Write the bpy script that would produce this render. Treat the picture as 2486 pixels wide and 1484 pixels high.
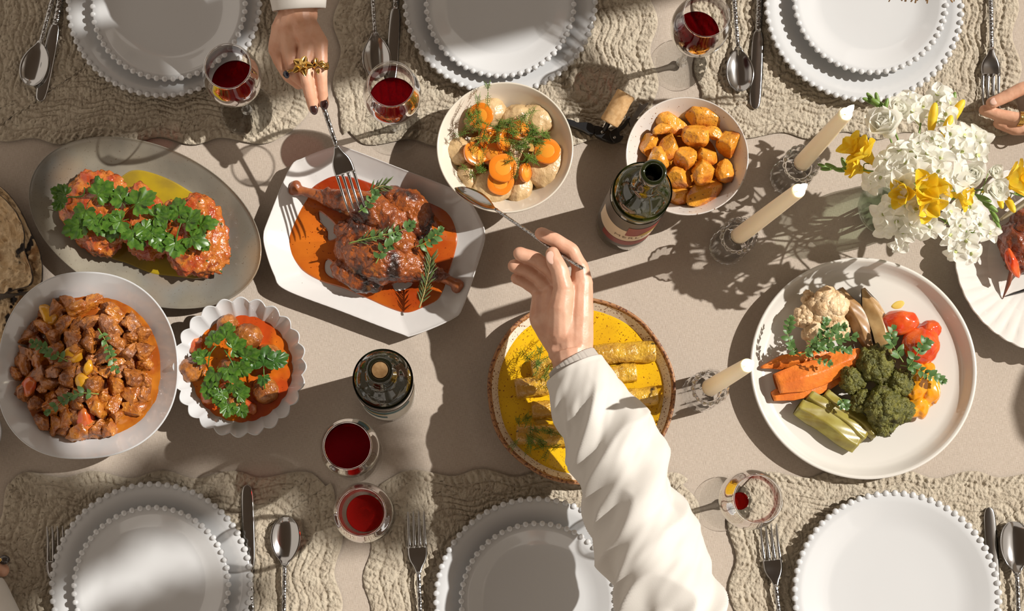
import bpy, bmesh, math, random
import numpy as np
from mathutils import Vector, Matrix, geometry

for o in list(bpy.data.objects):
    bpy.data.objects.remove(o, do_unlink=True)
SC = bpy.context.scene
COL = SC.collection
RNG = random.Random(7)
PI = math.pi

# ------------------------------------------------------------------ camera, world, sun, exposure
W_PX, H_PX = 2486.0, 1484.0
F_PX, CX, CY = 3650.0, 1060.0, 885.0        # focal length and principal point of the (shifted) lens
NADIR_Y, CAM_H = 1310.0, 2.05
TH = math.atan((NADIR_Y - CY) / F_PX)
cam_d = bpy.data.cameras.new('camera')
cam_d.sensor_width = 36.0
cam_d.lens = F_PX / W_PX * 36.0
cam_d.shift_x = (W_PX / 2 - CX) / W_PX
cam_d.shift_y = (CY - H_PX / 2) / W_PX
cam_d.clip_start = 0.05
cam = bpy.data.objects.new('camera', cam_d)
cam.location = (0, 0, CAM_H)
cam.rotation_euler = (TH, 0, 0)
COL.objects.link(cam)
SC.camera = cam

world = bpy.data.worlds.new('world')
SC.world = world
world.use_nodes = True
bg = world.node_tree.nodes['Background']
bg.inputs['Color'].default_value = (1.0, 0.87, 0.74, 1)
bg.inputs['Strength'].default_value = 0.80

SUN_AZ = math.atan2(0.27, 1.0)              # the sun stands to the right, a little behind the table
SUN_EL = math.radians(45)
sun_dir = Vector((math.cos(SUN_EL) * math.cos(SUN_AZ), math.cos(SUN_EL) * math.sin(SUN_AZ), math.sin(SUN_EL)))
sun_d = bpy.data.lights.new('sun', 'SUN')
sun_d.energy = 5.3
sun_d.color = (1.0, 0.96, 0.90)
sun_d.angle = math.radians(0.6)
sun = bpy.data.objects.new('sun', sun_d)
sun.rotation_euler = sun_dir.to_track_quat('Z', 'Y').to_euler()
sun.location = sun_dir * 4
COL.objects.link(sun)

SC.view_settings.view_transform = 'Standard'
SC.view_settings.look = 'None'
SC.view_settings.gamma = 1.0
SC.view_settings.use_curve_mapping = False
SC.view_settings.exposure = 0.0
SC.cycles.max_bounces = 10
SC.cycles.diffuse_bounces = 3
SC.cycles.glossy_bounces = 4
SC.cycles.transmission_bounces = 8
SC.cycles.transparent_max_bounces = 24
SC.cycles.sample_clamp_indirect = 6.0
SC.cycles.use_denoising = True
SC.cycles.caustics_reflective = False
SC.cycles.caustics_refractive = False

# ------------------------------------------------------------------ photo pixel at a height -> place in the room
_s, _c = math.sin(TH), math.cos(TH)
def P(px, py, z=0.0):
    x = (px - CX) / F_PX; y = -(py - CY) / F_PX
    d = Vector((x, y * _c + _s, y * _s - _c))
    t = (z - CAM_H) / d.z
    return Vector((d.x * t, d.y * t, z))
def MPP(px, py, z=0.0):                      # metres covered by one photo pixel there
    return (P(px + 1, py, z) - P(px, py, z)).length

# ------------------------------------------------------------------ noise
def _hash(ix, iy, iz, seed):
    h = (ix.astype(np.int64) * 374761393 + iy.astype(np.int64) * 668265263 + iz.astype(np.int64) * 2147483647 + seed * 974634777) & 0xffffffff
    h = ((h ^ (h >> 13)) * 1274126177) & 0xffffffff
    h = h ^ (h >> 16)
    return (h & 0xffff) / 32767.5 - 1.0
def vn(p, seed=0):
    p = np.asarray(p, float)
    i = np.floor(p).astype(np.int64); f = p - i; f = f * f * (3 - 2 * f)
    r = 0
    for a in (0, 1):
        wx = f[:, 0] if a else 1 - f[:, 0]
        for b in (0, 1):
            wy = f[:, 1] if b else 1 - f[:, 1]
            for c in (0, 1):
                wz = f[:, 2] if c else 1 - f[:, 2]
                r = r + wx * wy * wz * _hash(i[:, 0] + a, i[:, 1] + b, i[:, 2] + c, seed)
    return r
def fbm(p, seed=0, octv=3, gain=0.5):
    p = np.asarray(p, float); r = 0; a = 1
    for k in range(octv):
        r = r + a * vn(p * (2.03 ** k), seed + 17 * k); a *= gain
    return r

# ------------------------------------------------------------------ objects
def tag(o, label=None, cat=None, group=None, kind=None):
    if label: o['label'] = label
    if cat: o['category'] = cat
    if group: o['group'] = group
    if kind: o['kind'] = kind
    return o
def thing(name, label, cat, loc=(0, 0, 0), rz=0.0, group=None):
    o = bpy.data.objects.new(name, None)
    o.empty_display_size = 0.03
    o.location = loc; o.rotation_euler = (0, 0, rz)
    COL.objects.link(o)
    return tag(o, label, cat, group)
def mesh(name, v, f, mat=None, smooth=True):
    me = bpy.data.meshes.new(name)
    me.from_pydata([tuple(map(float, x)) for x in v], [], [tuple(int(i) for i in q) for q in f])
    if smooth: me.shade_smooth()
    if mat: me.materials.append(mat)
    me.update()
    return me
def put(name, me, parent=None, loc=None, rot=None, scale=None):
    o = bpy.data.objects.new(name, me)
    if parent is not None: o.parent = parent
    if loc is not None: o.location = loc
    if rot is not None: o.rotation_euler = rot
    if scale is not None: o.scale = scale if hasattr(scale, '__len__') else (scale,) * 3
    COL.objects.link(o)
    return o
def obj(name, vf, mat, parent=None, smooth=True, loc=None, rot=None):
    return put(name, mesh(name, vf[0], vf[1], mat, smooth), parent, loc, rot)
def join(*parts):
    V, F, n = [], [], 0
    for v, f in parts:
        v = [tuple(x) for x in v]
        V += v; F += [tuple(i + n for i in q) for q in f]; n += len(v)
    return V, F
def xf(vf, m):
    return [m @ Vector(x) for x in vf[0]], vf[1]
def autosmooth(o, ang=40):
    me = o.data
    bm = bmesh.new(); bm.from_mesh(me)
    for e in bm.edges:
        if len(e.link_faces) == 2 and e.calc_face_angle(0) > math.radians(ang): e.smooth = False
    bm.to_mesh(me); bm.free()
    return o

# ------------------------------------------------------------------ shapes (all return verts, faces)
def grid_faces(n, m, closed_n=True):
    F = []
    for j in range(m - 1):
        for i in range(n if closed_n else n - 1):
            k = (i + 1) % n
            F.append((j * n + i, j * n + k, (j + 1) * n + k, (j + 1) * n + i))
    return F
def lathe(prof, n=48, R=None, cap0=True, cap1=True, zfun=None):
    """prof [(rho,z)]; R(theta array)->radius factor"""
    th = np.arange(n) * 2 * PI / n
    rf = np.ones(n) if R is None else np.asarray(R(th))
    V = []
    for k, (r, z) in enumerate(prof):
        zz = np.full(n, z) if zfun is None else zfun(th, r, z)
        for i in range(n):
            V.append((r * rf[i] * math.cos(th[i]), r * rf[i] * math.sin(th[i]), zz[i]))
    F = grid_faces(n, len(prof))
    if cap0: F.append(tuple(range(n - 1, -1, -1)))
    if cap1: F.append(tuple(range((len(prof) - 1) * n, len(prof) * n)))
    return V, F
def frame_at(pts):
    pts = [Vector(p) for p in pts]; fr = []
    up = Vector((0, 0, 1))
    for i, p in enumerate(pts):
        t = (pts[min(i + 1, len(pts) - 1)] - pts[max(i - 1, 0)])
        t = t.normalized() if t.length > 1e-9 else Vector((1, 0, 0))
        if not fr:
            u = up if abs(t.z) < 0.9 else Vector((0, 1, 0))
            n = (u - t * u.dot(t)).normalized()
        else:
            n = fr[-1][1]; n = (n - t * n.dot(t)).normalized()
        fr.append((t, n, t.cross(n)))
    return pts, fr
def tube(pts, rad, n=8, flat=1.0, cap=True):
    pts, fr = frame_at(pts)
    if not hasattr(rad, '__len__'): rad = [rad] * len(pts)
    V = []
    for p, (t, a, b), r in zip(pts, fr, rad):
        for k in range(n):
            q = 2 * PI * k / n
            V.append(p + b * (r * math.cos(q)) + a * (r * flat * math.sin(q)))
    F = grid_faces(n, len(pts))
    if cap: F += [tuple(range(n - 1, -1, -1)), tuple(range((len(pts) - 1) * n, len(pts) * n))]
    return V, F
def spline(pts, k=6, closed=False):
    pts = [Vector(p) for p in pts]; n = len(pts); out = []
    rng = range(n) if closed else range(n - 1)
    for i in rng:
        g = (lambda q: pts[q % n]) if closed else (lambda q: pts[max(0, min(n - 1, q))])
        a, b, c, d = g(i - 1), g(i), g(i + 1), g(i + 2)
        for s in range(k):
            t = s / k
            out.append(0.5 * ((2 * b) + (c - a) * t + (2 * a - 5 * b + 4 * c - d) * t * t + (3 * b - a - 3 * c + d) * t ** 3))
    if not closed: out.append(pts[-1].copy())
    return out
def box(sx, sy, sz, c=(0, 0, 0)):
    V = [(c[0] + sx * x / 2, c[1] + sy * y / 2, c[2] + sz * z / 2) for x in (-1, 1) for y in (-1, 1) for z in (-1, 1)]
    F = [(0, 1, 3, 2), (4, 6, 7, 5), (0, 4, 5, 1), (2, 3, 7, 6), (0, 2, 6, 4), (1, 5, 7, 3)]
    return V, F
_ico = {}
def ico(s):
    if s not in _ico:
        bm = bmesh.new(); bmesh.ops.create_icosphere(bm, subdivisions=s, radius=1)
        bm.verts.ensure_lookup_table()
        _ico[s] = (np.array([v.co[:] for v in bm.verts]), [tuple(v.index for v in f.verts) for f in bm.faces]); bm.free()
    return _ico[s]
def blob(dim, amp=0.1, freq=2.0, seed=0, power=2.0, cuts=(), sub=3, fine=0.0, ffreq=8.0, ridged=False):
    v, f = ico(sub)
    v = v.copy()
    if power != 2.0:
        nrm = (np.abs(v) ** power).sum(1) ** (1 / power)
        v = v / nrm[:, None]
    d0 = v / np.linalg.norm(v, axis=1)[:, None]
    n1 = fbm(d0 * freq + seed * 3.7, seed, 2)
    if ridged: n1 = 0.6 - np.abs(n1) * 1.6
    n = 1 + amp * n1
    v = v * n[:, None]
    for nx, ny, nz, dd in cuts:
        c = np.array((nx, ny, nz)); c = c / np.linalg.norm(c)
        k = np.maximum(v @ c - dd, 0)
        v = v - k[:, None] * c[None] * 0.96
    if fine:
        v = v * (1 + fine * vn(d0 * ffreq + 9.1, seed + 5))[:, None]
    return v * np.array(dim)[None], f
def outline_R(px, zr, c):
    """closed pixel outline at height zr -> radius function about centre c"""
    w = [P(x, y, zr) - c for x, y in px]
    w = spline(w, 8, True)
    a = np.array([math.atan2(q.y, q.x) for q in w]); r = np.array([math.hypot(q.x, q.y) for q in w])
    k = np.argsort(a); a, r = a[k], r[k]
    a = np.concatenate([a - 2 * PI, a, a + 2 * PI]); r = np.concatenate([r, r, r])
    return lambda th: np.interp((np.asarray(th) + PI) % (2 * PI) - PI, a, r)
def ellipse_R(a, b, rot=0.0, p=2.0):
    def R(th):
        t = np.asarray(th) - rot
        return 1.0 / (np.abs(np.cos(t) / a) ** p + np.abs(np.sin(t) / b) ** p) ** (1 / p)
    return R

# voxel-remeshed organic bodies from chains of (point, radius)
def capsule_chain(ch, n=10):
    parts = []
    for (p, r) in ch:
        v, f = ico(2)
        rr = np.array(r if hasattr(r, '__len__') else (r, r, r))
        parts.append(([tuple(Vector(q) + Vector(p)) for q in v * rr[None]], f))
    for (p, r), (q, s) in zip(ch, ch[1:]):
        p, q = Vector(p), Vector(q)
        r = sum(r) / 3 if hasattr(r, '__len__') else r
        s = sum(s) / 3 if hasattr(s, '__len__') else s
        if (q - p).length < 1e-5: continue
        k = max(2, int((q - p).length / 0.004))
        pts = [p.lerp(q, i / k) for i in range(k + 1)]
        parts.append(tube(pts, [r + (s - r) * i / k for i in range(k + 1)], 14))
    return parts
def organic(name, chains, mat, voxel=0.0016, smooth=6, parent=None, disp=None, extra=()):
    parts = []
    for ch in chains: parts += capsule_chain(ch)
    parts += list(extra)
    me = mesh(name + '_raw', *join(*parts))
    o = bpy.data.objects.new(name + '_raw', me); COL.objects.link(o)
    m = o.modifiers.new('r', 'REMESH'); m.mode = 'VOXEL'; m.voxel_size = voxel
    s = o.modifiers.new('s', 'SMOOTH'); s.factor = 0.5; s.iterations = smooth
    dg = bpy.context.evaluated_depsgraph_get()
    em = bpy.data.meshes.new_from_object(o.evaluated_get(dg))
    bpy.data.objects.remove(o, do_unlink=True); bpy.data.meshes.remove(me)
    em.name = name; em.materials.clear(); em.materials.append(mat)
    if disp is not None:
        n = len(em.vertices)
        co = np.empty(n * 3); em.vertices.foreach_get('co', co); co = co.reshape(-1, 3)
        no = np.array([v.normal[:] for v in em.vertices])
        co = co + no * disp(co)[:, None]
        em.vertices.foreach_set('co', co.ravel())
    em.shade_smooth(); em.update()
    return put(name, em, parent)

# ------------------------------------------------------------------ materials
_M = {}
def M(name, col, rough=0.5, metal=0.0, col2=None, nscale=40, lo=0.4, hi=0.6, bump=0.0, bscale=200, sss=0.0, sssr=(0.01, 0.005, 0.003),
      coat=0.0, spots=(), spec=0.5, aniso=None, detail=4, trans=0.0, emit=None, estr=0.0, sheen=0.0, coords='Object', vor=0.0, vscale=200):
    if name in _M: return _M[name]
    m = bpy.data.materials.new(name); m.use_nodes = True; _M[name] = m
    nt = m.node_tree; N = nt.nodes; L = nt.links
    b = N['Principled BSDF']
    b.inputs['Base Color'].default_value = (*col, 1)
    b.inputs['Roughness'].default_value = rough
    b.inputs['Metallic'].default_value = metal
    b.inputs['Specular IOR Level'].default_value = spec
    b.inputs['Coat Weight'].default_value = coat
    b.inputs['Coat Roughness'].default_value = 0.06
    if sheen: b.inputs['Sheen Weight'].default_value = sheen
    if trans: b.inputs['Transmission Weight'].default_value = trans
    if sss:
        b.inputs['Subsurface Weight'].default_value = sss
        b.inputs['Subsurface Radius'].default_value = sssr
        b.inputs['Subsurface Scale'].default_value = 1.0
    if emit:
        b.inputs['Emission Color'].default_value = (*emit, 1); b.inputs['Emission Strength'].default_value = estr
    tc = N.new('ShaderNodeTexCoord'); vec = tc.outputs[coords]
    if aniso:
        mp = N.new('ShaderNodeMapping'); mp.inputs['Scale'].default_value = aniso; L.new(vec, mp.inputs['Vector']); vec = mp.outputs[0]
    cur = None
    def noise(sc, det=4):
        n = N.new('ShaderNodeTexNoise'); n.inputs['Scale'].default_value = sc; n.inputs['Detail'].default_value = det
        L.new(vec, n.inputs['Vector']); return n.outputs['Fac']
    def ramp(fac, a, bb):
        r = N.new('ShaderNodeMapRange'); r.inputs['From Min'].default_value = a; r.inputs['From Max'].default_value = bb
        L.new(fac, r.inputs['Value']); return r.outputs['Result']
    def mix(fac, a, bcol):
        x = N.new('ShaderNodeMix'); x.data_type = 'RGBA'
        L.new(fac, x.inputs['Factor'])
        if isinstance(a, tuple): x.inputs['A'].default_value = (*a, 1)
        else: L.new(a, x.inputs['A'])
        x.inputs['B'].default_value = (*bcol, 1)
        return x.outputs['Result']
    if col2: cur = mix(ramp(noise(nscale, detail), lo, hi), col, col2)
    for sp in spots:                          # (colour, scale, from, to)
        cur = mix(ramp(noise(sp[1], 2), sp[2], sp[3]), cur if cur is not None else col, sp[0])
    if cur is not None: L.new(cur, b.inputs['Base Color'])
    if bump or vor:
        bp = N.new('ShaderNodeBump'); bp.inputs['Strength'].default_value = 1.0; bp.inputs['Distance'].default_value = bump or vor
        if vor:
            v = N.new('ShaderNodeTexVoronoi'); v.inputs['Scale'].default_value = vscale; L.new(vec, v.inputs['Vector']); L.new(v.outputs['Distance'], bp.inputs['Height'])
        else: L.new(noise(bscale, 3), bp.inputs['Height'])
        L.new(bp.outputs[0], b.inputs['Normal'])
    return m
def glass_mat(name, tint=(0.97, 0.97, 0.96), edge=0.25, refr=0.0, rough=0.01, body=None, bodyfac=0.0, refl=0.55):
    """clear glass that lets light through: Fresnel reflection over a clear (partly refracting) body"""
    m = bpy.data.materials.new(name); m.use_nodes = True
    nt = m.node_tree; N = nt.nodes; L = nt.links; N.clear()
    out = N.new('ShaderNodeOutputMaterial'); t = N.new('ShaderNodeBsdfTransparent'); t.inputs[0].default_value = (*tint, 1)
    g = N.new('ShaderNodeBsdfGlossy'); g.inputs['Roughness'].default_value = rough; g.inputs['Color'].default_value = (1, 1, 1, 1)
    cur = t.outputs[0]
    if refr:
        r = N.new('ShaderNodeBsdfRefraction'); r.inputs['IOR'].default_value = 1.45; r.inputs['Color'].default_value = (*tint, 1); r.inputs['Roughness'].default_value = 0.0
        x = N.new('ShaderNodeMixShader'); x.inputs[0].default_value = refr; L.new(cur, x.inputs[1]); L.new(r.outputs[0], x.inputs[2]); cur = x.outputs[0]
    if body:
        d = N.new('ShaderNodeBsdfDiffuse'); d.inputs['Color'].default_value = (*body, 1)
        x = N.new('ShaderNodeMixShader'); x.inputs[0].default_value = bodyfac; L.new(cur, x.inputs[1]); L.new(d.outputs[0], x.inputs[2]); cur = x.outputs[0]
    lw = N.new('ShaderNodeLayerWeight'); lw.inputs['Blend'].default_value = edge
    cap = N.new('ShaderNodeMath'); cap.operation = 'MULTIPLY'; cap.inputs[1].default_value = refl; L.new(lw.outputs['Fresnel'], cap.inputs[0])
    x = N.new('ShaderNodeMixShader'); L.new(cap.outputs[0], x.inputs[0]); L.new(cur, x.inputs[1]); L.new(g.outputs[0], x.inputs[2])
    L.new(x.outputs[0], out.inputs['Surface'])
    return m
def petal_mat(name, col, col2, nscale=60, trans=0.4, rough=0.5):
    """thin leaf or petal: light shines through"""
    m = M(name, col, rough, col2=col2, nscale=nscale)
    N = m.node_tree.nodes; L = m.node_tree.links; b = N['Principled BSDF']; out = N['Material Output']
    t = N.new('ShaderNodeBsdfTranslucent'); x = N.new('ShaderNodeMixShader'); x.inputs[0].default_value = trans
    src = b.inputs['Base Color'].links[0].from_socket; L.new(src, t.inputs['Color'])
    L.new(b.outputs[0], x.inputs[1]); L.new(t.outputs[0], x.inputs[2]); L.new(x.outputs[0], out.inputs['Surface'])
    return m
def rod(R, L_, amp=0.0, freq=2.0, seed=0, n=40, m_=26, flat=1.0, edge=0.15, fine=0.0, ffreq=200):
    """rounded cylinder along z with surface noise in metres"""
    pr = [(0.02, -0.5)] + [(1 - edge + edge * math.sin(a), -0.5 + edge * R / L_ * (1 - math.cos(a))) for a in (0, 0.5, 1.0, 1.57)]
    pr += [(1, -0.5 + edge * R / L_ + (1 - 2 * edge * R / L_) * k / m_) for k in range(1, m_)]
    pr += [(r, -z) for r, z in reversed(pr[:5])]
    v, f = lathe([(r * R, z * L_) for r, z in pr], n)
    v = np.array(v); d = v.copy(); d[:, 2] = 0
    nn = np.linalg.norm(d, axis=1); d = d / np.maximum(nn, 1e-6)[:, None]
    k = amp * fbm(v * freq, seed, 2) + (fine * vn(v * ffreq, seed + 3) if fine else 0)
    v = v + d * (k * np.clip(nn / R * 1.5, 0, 1))[:, None]; v[:, 1] *= flat
    return v, f
def srgb(r, g, b):
    f = lambda c: (c / 255 / 12.92) if c <= 10 else ((c / 255 + 0.055) / 1.055) ** 2.4
    return (f(r), f(g), f(b))

WX = 1.95                                     # plane of the window wall on the right
def wall_y(px, py):                           # where the sun ray to a table point passes the wall
    p = P(px, py, 0); return p.y + 0.27 * (WX - p.x)
SHADE = [  # (px, py, radius px, leaves): table spots to darken with added, unseen sun-blocking leaves
    (470, 1120, 26, 14), (560, 1100, 28, 16), (650, 1082, 30, 18), (740, 1062, 34, 22), (820, 1050, 45, 30), (850, 1130, 50, 34), (860, 1230, 45, 30), (900, 1290, 35, 20),
    (250, 1190, 34, 20), (180, 1250, 45, 28), (280, 1250, 50, 32), (390, 1220, 50, 32), (480, 1220, 34, 20), (140, 1330, 40, 24),
    (50, 1270, 50, 30), (40, 1390, 45, 26), (520, 1440, 32, 18), (430, 1490, 40, 24), (330, 1520, 40, 24)]

# ================================================================== THE ROOM
m_floor = M('floor_wood', (0.16, 0.10, 0.06), 0.5, col2=(0.10, 0.06, 0.035), nscale=6, aniso=(1, 12, 1))
m_plaster = M('plaster', (0.62, 0.54, 0.45), 0.9, bump=0.002, bscale=30)
m_ceil = M('ceiling_paint', (0.16, 0.125, 0.095), 0.9, bump=0.002, bscale=20)
m_frame = M('painted_wood', (0.7, 0.66, 0.6), 0.5)
o = obj('floor', box(6.4, 6.4, 0.1, (0.1, 0.35, -0.80)), m_floor); o['kind'] = 'structure'
o = obj('ceiling', box(4.4, 5.0, 0.1, (-0.1, 0.35, 2.85)), m_ceil); o['kind'] = 'structure'
yA, yB, yC = wall_y(1060, 90), wall_y(300, 86), wall_y(300, -24)  # pier and slit edges traced back from the shade wanted on the table
c0, c1 = wall_y(500, 265), wall_y(500, 105)  # upper opening placed to let sun onto the ringed hand
Z0, Z1 = 0.15, 2.66
def wbox(y0, y1, z0, z1): return box(0.16, y1 - y0, z1 - z0, (WX, (y0 + y1) / 2, (z0 + z1) / 2))
wall = obj('shade_wall_right', join(wbox(-2.15, 2.85, -0.75, Z0), wbox(-2.15, 2.85, Z1, 2.80), wbox(-2.15, -1.15, Z0, Z1),
                              wbox(yA, c0, Z0, Z1), wbox(c0, c1, Z0, 2.20), wbox(c0, c1, 2.50, Z1), wbox(c1, yB, Z0, Z1), wbox(yC, 2.85, Z0, Z1)), m_plaster, smooth=False)
wall['kind'] = 'structure'  # unseen wall, its piers and openings shaped to shade the far left plates
win = thing('window_1', None, None, (WX, 0, 0)); win['kind'] = 'structure'
for y in (-1.12, yA - 0.015):
    obj('mullion', box(0.06, 0.03, Z1 - Z0, (0, y, (Z0 + Z1) / 2)), m_frame, win, smooth=False)
for z in (Z0 + 0.03, Z1 - 0.03):
    obj('transom', box(0.05, yA + 1.12, 0.06, (0, (yA - 1.12) / 2, z)), m_frame, win, smooth=False)
obj('window_sill', box(0.26, yA + 1.2, 0.04, (0, (yA - 1.15) / 2, Z0 + 0.02)), m_frame, win, smooth=False)
# added leaves, out of view, placed to shade the near left of the table
m_shade_leaf = M('shade_caster_leaf', (0.06, 0.12, 0.02), 0.5)
tr = thing('shade_caster_branch', 'added leafy tree branch hanging outside the window beyond the right edge', 'shade_caster', (2.45, 0, 2.2))
rt = random.Random(21); lv = []
for px, py_, rr, nn in SHADE:
    p = P(px, py_, 0); k = 2.45 - p.x
    q = Vector((0, p.y + 0.27 * k, math.hypot(1, 0.27) * k * math.tan(SUN_EL) - 2.2)); R_ = rr * MPP(px, py_)
    for _ in range(int(nn * 1.7)):
        a, s = rt.uniform(0, 2 * PI), math.sqrt(rt.random()) * R_
        m_ = Matrix.Translation(q + Vector((rt.uniform(-0.08, 0.08), s * math.cos(a), s * math.sin(a)))) @ Matrix.Rotation(rt.uniform(0, 6), 4, 'X') @ Matrix.Rotation(rt.uniform(-0.6, 0.6), 4, 'Y') @ Matrix.Rotation(rt.uniform(0, 6), 4, 'Z')
        w = 0.02
        lv.append(xf(([(0, -w, -0.045), (0.004, w * 1.1, -0.01), (0, 0, 0.05), (-0.004, -w * 1.3, -0.01)], [(0, 1, 2, 3)]), m_ @ Matrix.Diagonal((0.62, 0.62, 0.62, 1))))
o = obj('shade_leaves', join(*lv), m_shade_leaf, tr); o['kind'] = 'stuff'
obj('branch', tube([(0.05, -1.5, 0.9), (0.02, -0.6, 0.62), (0, 0.0, 0.35)], [0.03, 0.018, 0.006], 8), M('bark', (0.12, 0.08, 0.05), 0.9), tr)  # added limb among the unseen shade-casting leaves

# ================================================================== TABLE AND CLOTH
TX0, TX1, TY0, TY1 = -1.15, 1.35, -0.29, 1.0
m_oak = M('table_oak', (0.28, 0.17, 0.09), 0.5, col2=(0.2, 0.12, 0.06), nscale=8, aniso=(1, 10, 1))
tb = thing('dining_table', 'long wooden dining table under the beige linen cloth', 'table', ((TX0 + TX1) / 2, (TY0 + TY1) / 2, -0.75))
obj('tabletop', box(TX1 - TX0, TY1 - TY0, 0.035, (0, 0, 0.727)), m_oak, tb, smooth=False)
for sx in (-1, 1):
    for sy in (-1, 1):
        obj('leg', box(0.07, 0.07, 0.71, (sx * (TX1 - TX0 - 0.3) / 2, sy * (TY1 - TY0 - 0.3) / 2, 0.355)), m_oak, tb, smooth=False)

def linen_mat():
    m = bpy.data.materials.new('linen_cloth'); m.use_nodes = True
    N = m.node_tree.nodes; L = m.node_tree.links; b = N['Principled BSDF']
    b.inputs['Roughness'].default_value = 0.9; b.inputs['Sheen Weight'].default_value = 0.15; b.inputs['Specular IOR Level'].default_value = 0.2
    tc = N.new('ShaderNodeTexCoord')
    outs = []
    for sc in ((1900, 160, 1), (160, 1900, 1)):
        mp = N.new('ShaderNodeMapping'); mp.inputs['Scale'].default_value = sc; L.new(tc.outputs['Object'], mp.inputs[0])
        n = N.new('ShaderNodeTexNoise'); n.inputs['Scale'].default_value = 1; n.inputs['Detail'].default_value = 2; L.new(mp.outputs[0], n.inputs['Vector'])
        outs.append(n.outputs['Fac'])
    ad = N.new('ShaderNodeMath'); ad.operation = 'ADD'; L.new(outs[0], ad.inputs[0]); L.new(outs[1], ad.inputs[1])
    mr = N.new('ShaderNodeMapRange'); mr.inputs['From Min'].default_value = 0.7; mr.inputs['From Max'].default_value = 1.3; L.new(ad.outputs[0], mr.inputs[0])
    mx = N.new('ShaderNodeMix'); mx.data_type = 'RGBA'
    mx.inputs['A'].default_value = (0.40, 0.33, 0.265, 1); mx.inputs['B'].default_value = (0.52, 0.445, 0.375, 1)
    L.new(mr.outputs[0], mx.inputs['Factor']); L.new(mx.outputs['Result'], b.inputs['Base Color'])
    bp = N.new('ShaderNodeBump'); bp.inputs['Distance'].default_value = 0.0006; bp.inputs['Strength'].default_value = 0.8
    L.new(ad.outputs[0], bp.inputs['Height']); L.new(bp.outputs[0], b.inputs['Normal'])
    return m
def tablecloth():
    nx, ny = 300, 190
    gx = np.concatenate([[TX0 - 0.012, TX0 - 0.010, TX0 - 0.006], np.linspace(TX0, TX1, nx), [TX1 + 0.006, TX1 + 0.010, TX1 + 0.012]])
    gy = np.concatenate([[TY0 - 0.012, TY0 - 0.010, TY0 - 0.006], np.linspace(TY0, TY1, ny), [TY1 + 0.006, TY1 + 0.010, TY1 + 0.012]])
    nx, ny = len(gx), len(gy)
    X, Y = np.meshgrid(gx, gy)
    p = np.stack([X.ravel() * 3.0 + Y.ravel() * 1.2, Y.ravel() * 7.0 - X.ravel() * 2.0, np.zeros(X.size)], 1)
    z = -0.0022 + 0.0013 * fbm(p, 3, 2)
    q = np.stack([X.ravel() * 9.0, Y.ravel() * 5.0, np.zeros(X.size)], 1)
    rid = 1 - np.abs(fbm(q * 0.6, 8, 2)) * 5.0
    z = z + 0.0015 * np.maximum(rid, 0)
    z = np.minimum(z, 0.0).reshape(ny, nx)
    drop = np.zeros((ny, nx))
    for k, d in enumerate((0.26, 0.03, 0.008)):
        for sl in ((slice(None), k), (slice(None), nx - 1 - k), (k, slice(None)), (ny - 1 - k, slice(None))):
            drop[sl] = np.maximum(drop[sl], d)
    z = z - drop
    V = np.stack([X.ravel(), Y.ravel(), z.ravel()], 1)
    return V, grid_faces(nx, ny, False)
o = obj('tablecloth', tablecloth(), linen_mat())
tag(o, 'beige woven linen tablecloth covering the whole table', 'tablecloth')

# ================================================================== QUILTED PLACEMATS
m_mat = M('quilted_cotton', (0.46, 0.40, 0.31), 0.95, col2=(0.40, 0.34, 0.26), nscale=60, bump=0.0020, bscale=330, spec=0.2, sheen=0.1)
def mat_mesh(hx, hy, seed):
    n1, n2 = 400, 300
    u, v = np.meshgrid(np.linspace(-1, 1, n1), np.linspace(-1, 1, n2)); u = u.ravel(); v = v.ravel()
    s = np.maximum(np.maximum(np.abs(u), np.abs(v)), 1e-6)
    bx, by = u / s * hx, v / s * hy
    rc = 0.045
    cx, cy = np.clip(bx, -(hx - rc), hx - rc), np.clip(by, -(hy - rc), hy - rc)
    dx, dy = bx - cx, by - cy; dl = np.maximum(np.hypot(dx, dy), 1e-9)
    k = np.where((np.abs(bx) > hx - rc) & (np.abs(by) > hy - rc), rc / dl, 1.0)
    bx, by = cx + dx * k, cy + dy * k
    along = np.where(np.abs(u) >= np.abs(v), by, bx)
    wav = 0.0055 * np.cos(along * 2 * PI / 0.088 + 0.6 + seed)
    bl = np.maximum(np.hypot(bx, by), 1e-9)
    x, y = bx * (1 + wav / bl) * s, by * (1 + wav / bl) * s
    ed = (1 - s) * np.minimum(hx, hy)
    q = np.stack([x, y, np.zeros_like(x)], 1)
    n = fbm(q * np.array([135, 135, 1])[None] + 0.35 * np.stack([vn(q * 60, 2), vn(q * 60, 3), 0 * x], 1), seed, 2, 0.6)
    cr = 1 - np.abs(n) * 1.7
    n2_ = fbm(q * np.array([250, 95, 1])[None], seed + 4, 2, 0.6)
    cr2 = 1 - np.abs(n2_) * 1.6
    z = 0.0034 - 0.0021 * np.maximum(cr, 0) ** 2 - 0.0013 * np.maximum(cr2, 0) ** 2
    for d0, w in ((0.0155, 0.0014), (0.034, 0.0012), (0.042, 0.0012), (0.050, 0.0012), (0.058, 0.0012), (0.078, 0.0012), (0.086, 0.0012), (0.094, 0.0012)):
        z = z - 0.0026 * np.exp(-((ed - d0 - 0.0018 * vn(q * 28, seed + 9)) / w) ** 2)
    wv = 0.026 + 0.006 * np.cos(along * 2 * PI / 0.088 + 2.4)
    z = z - 0.0013 * np.exp(-((ed - wv) / 0.001) ** 2)
    lob = np.cos(along * 2 * PI / 0.0105 + 2 * vn(q * 40, seed))
    z = z + np.where(ed < 0.015, 0.0010 * lob, 0)
    fade = np.clip(ed / 0.004, 0, 1)
    z = 0.0004 + z * np.sqrt(fade)
    z = np.maximum(z, 0.0003)
    return np.stack([x, y, z], 1), grid_faces(n1, n2, False)
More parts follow.
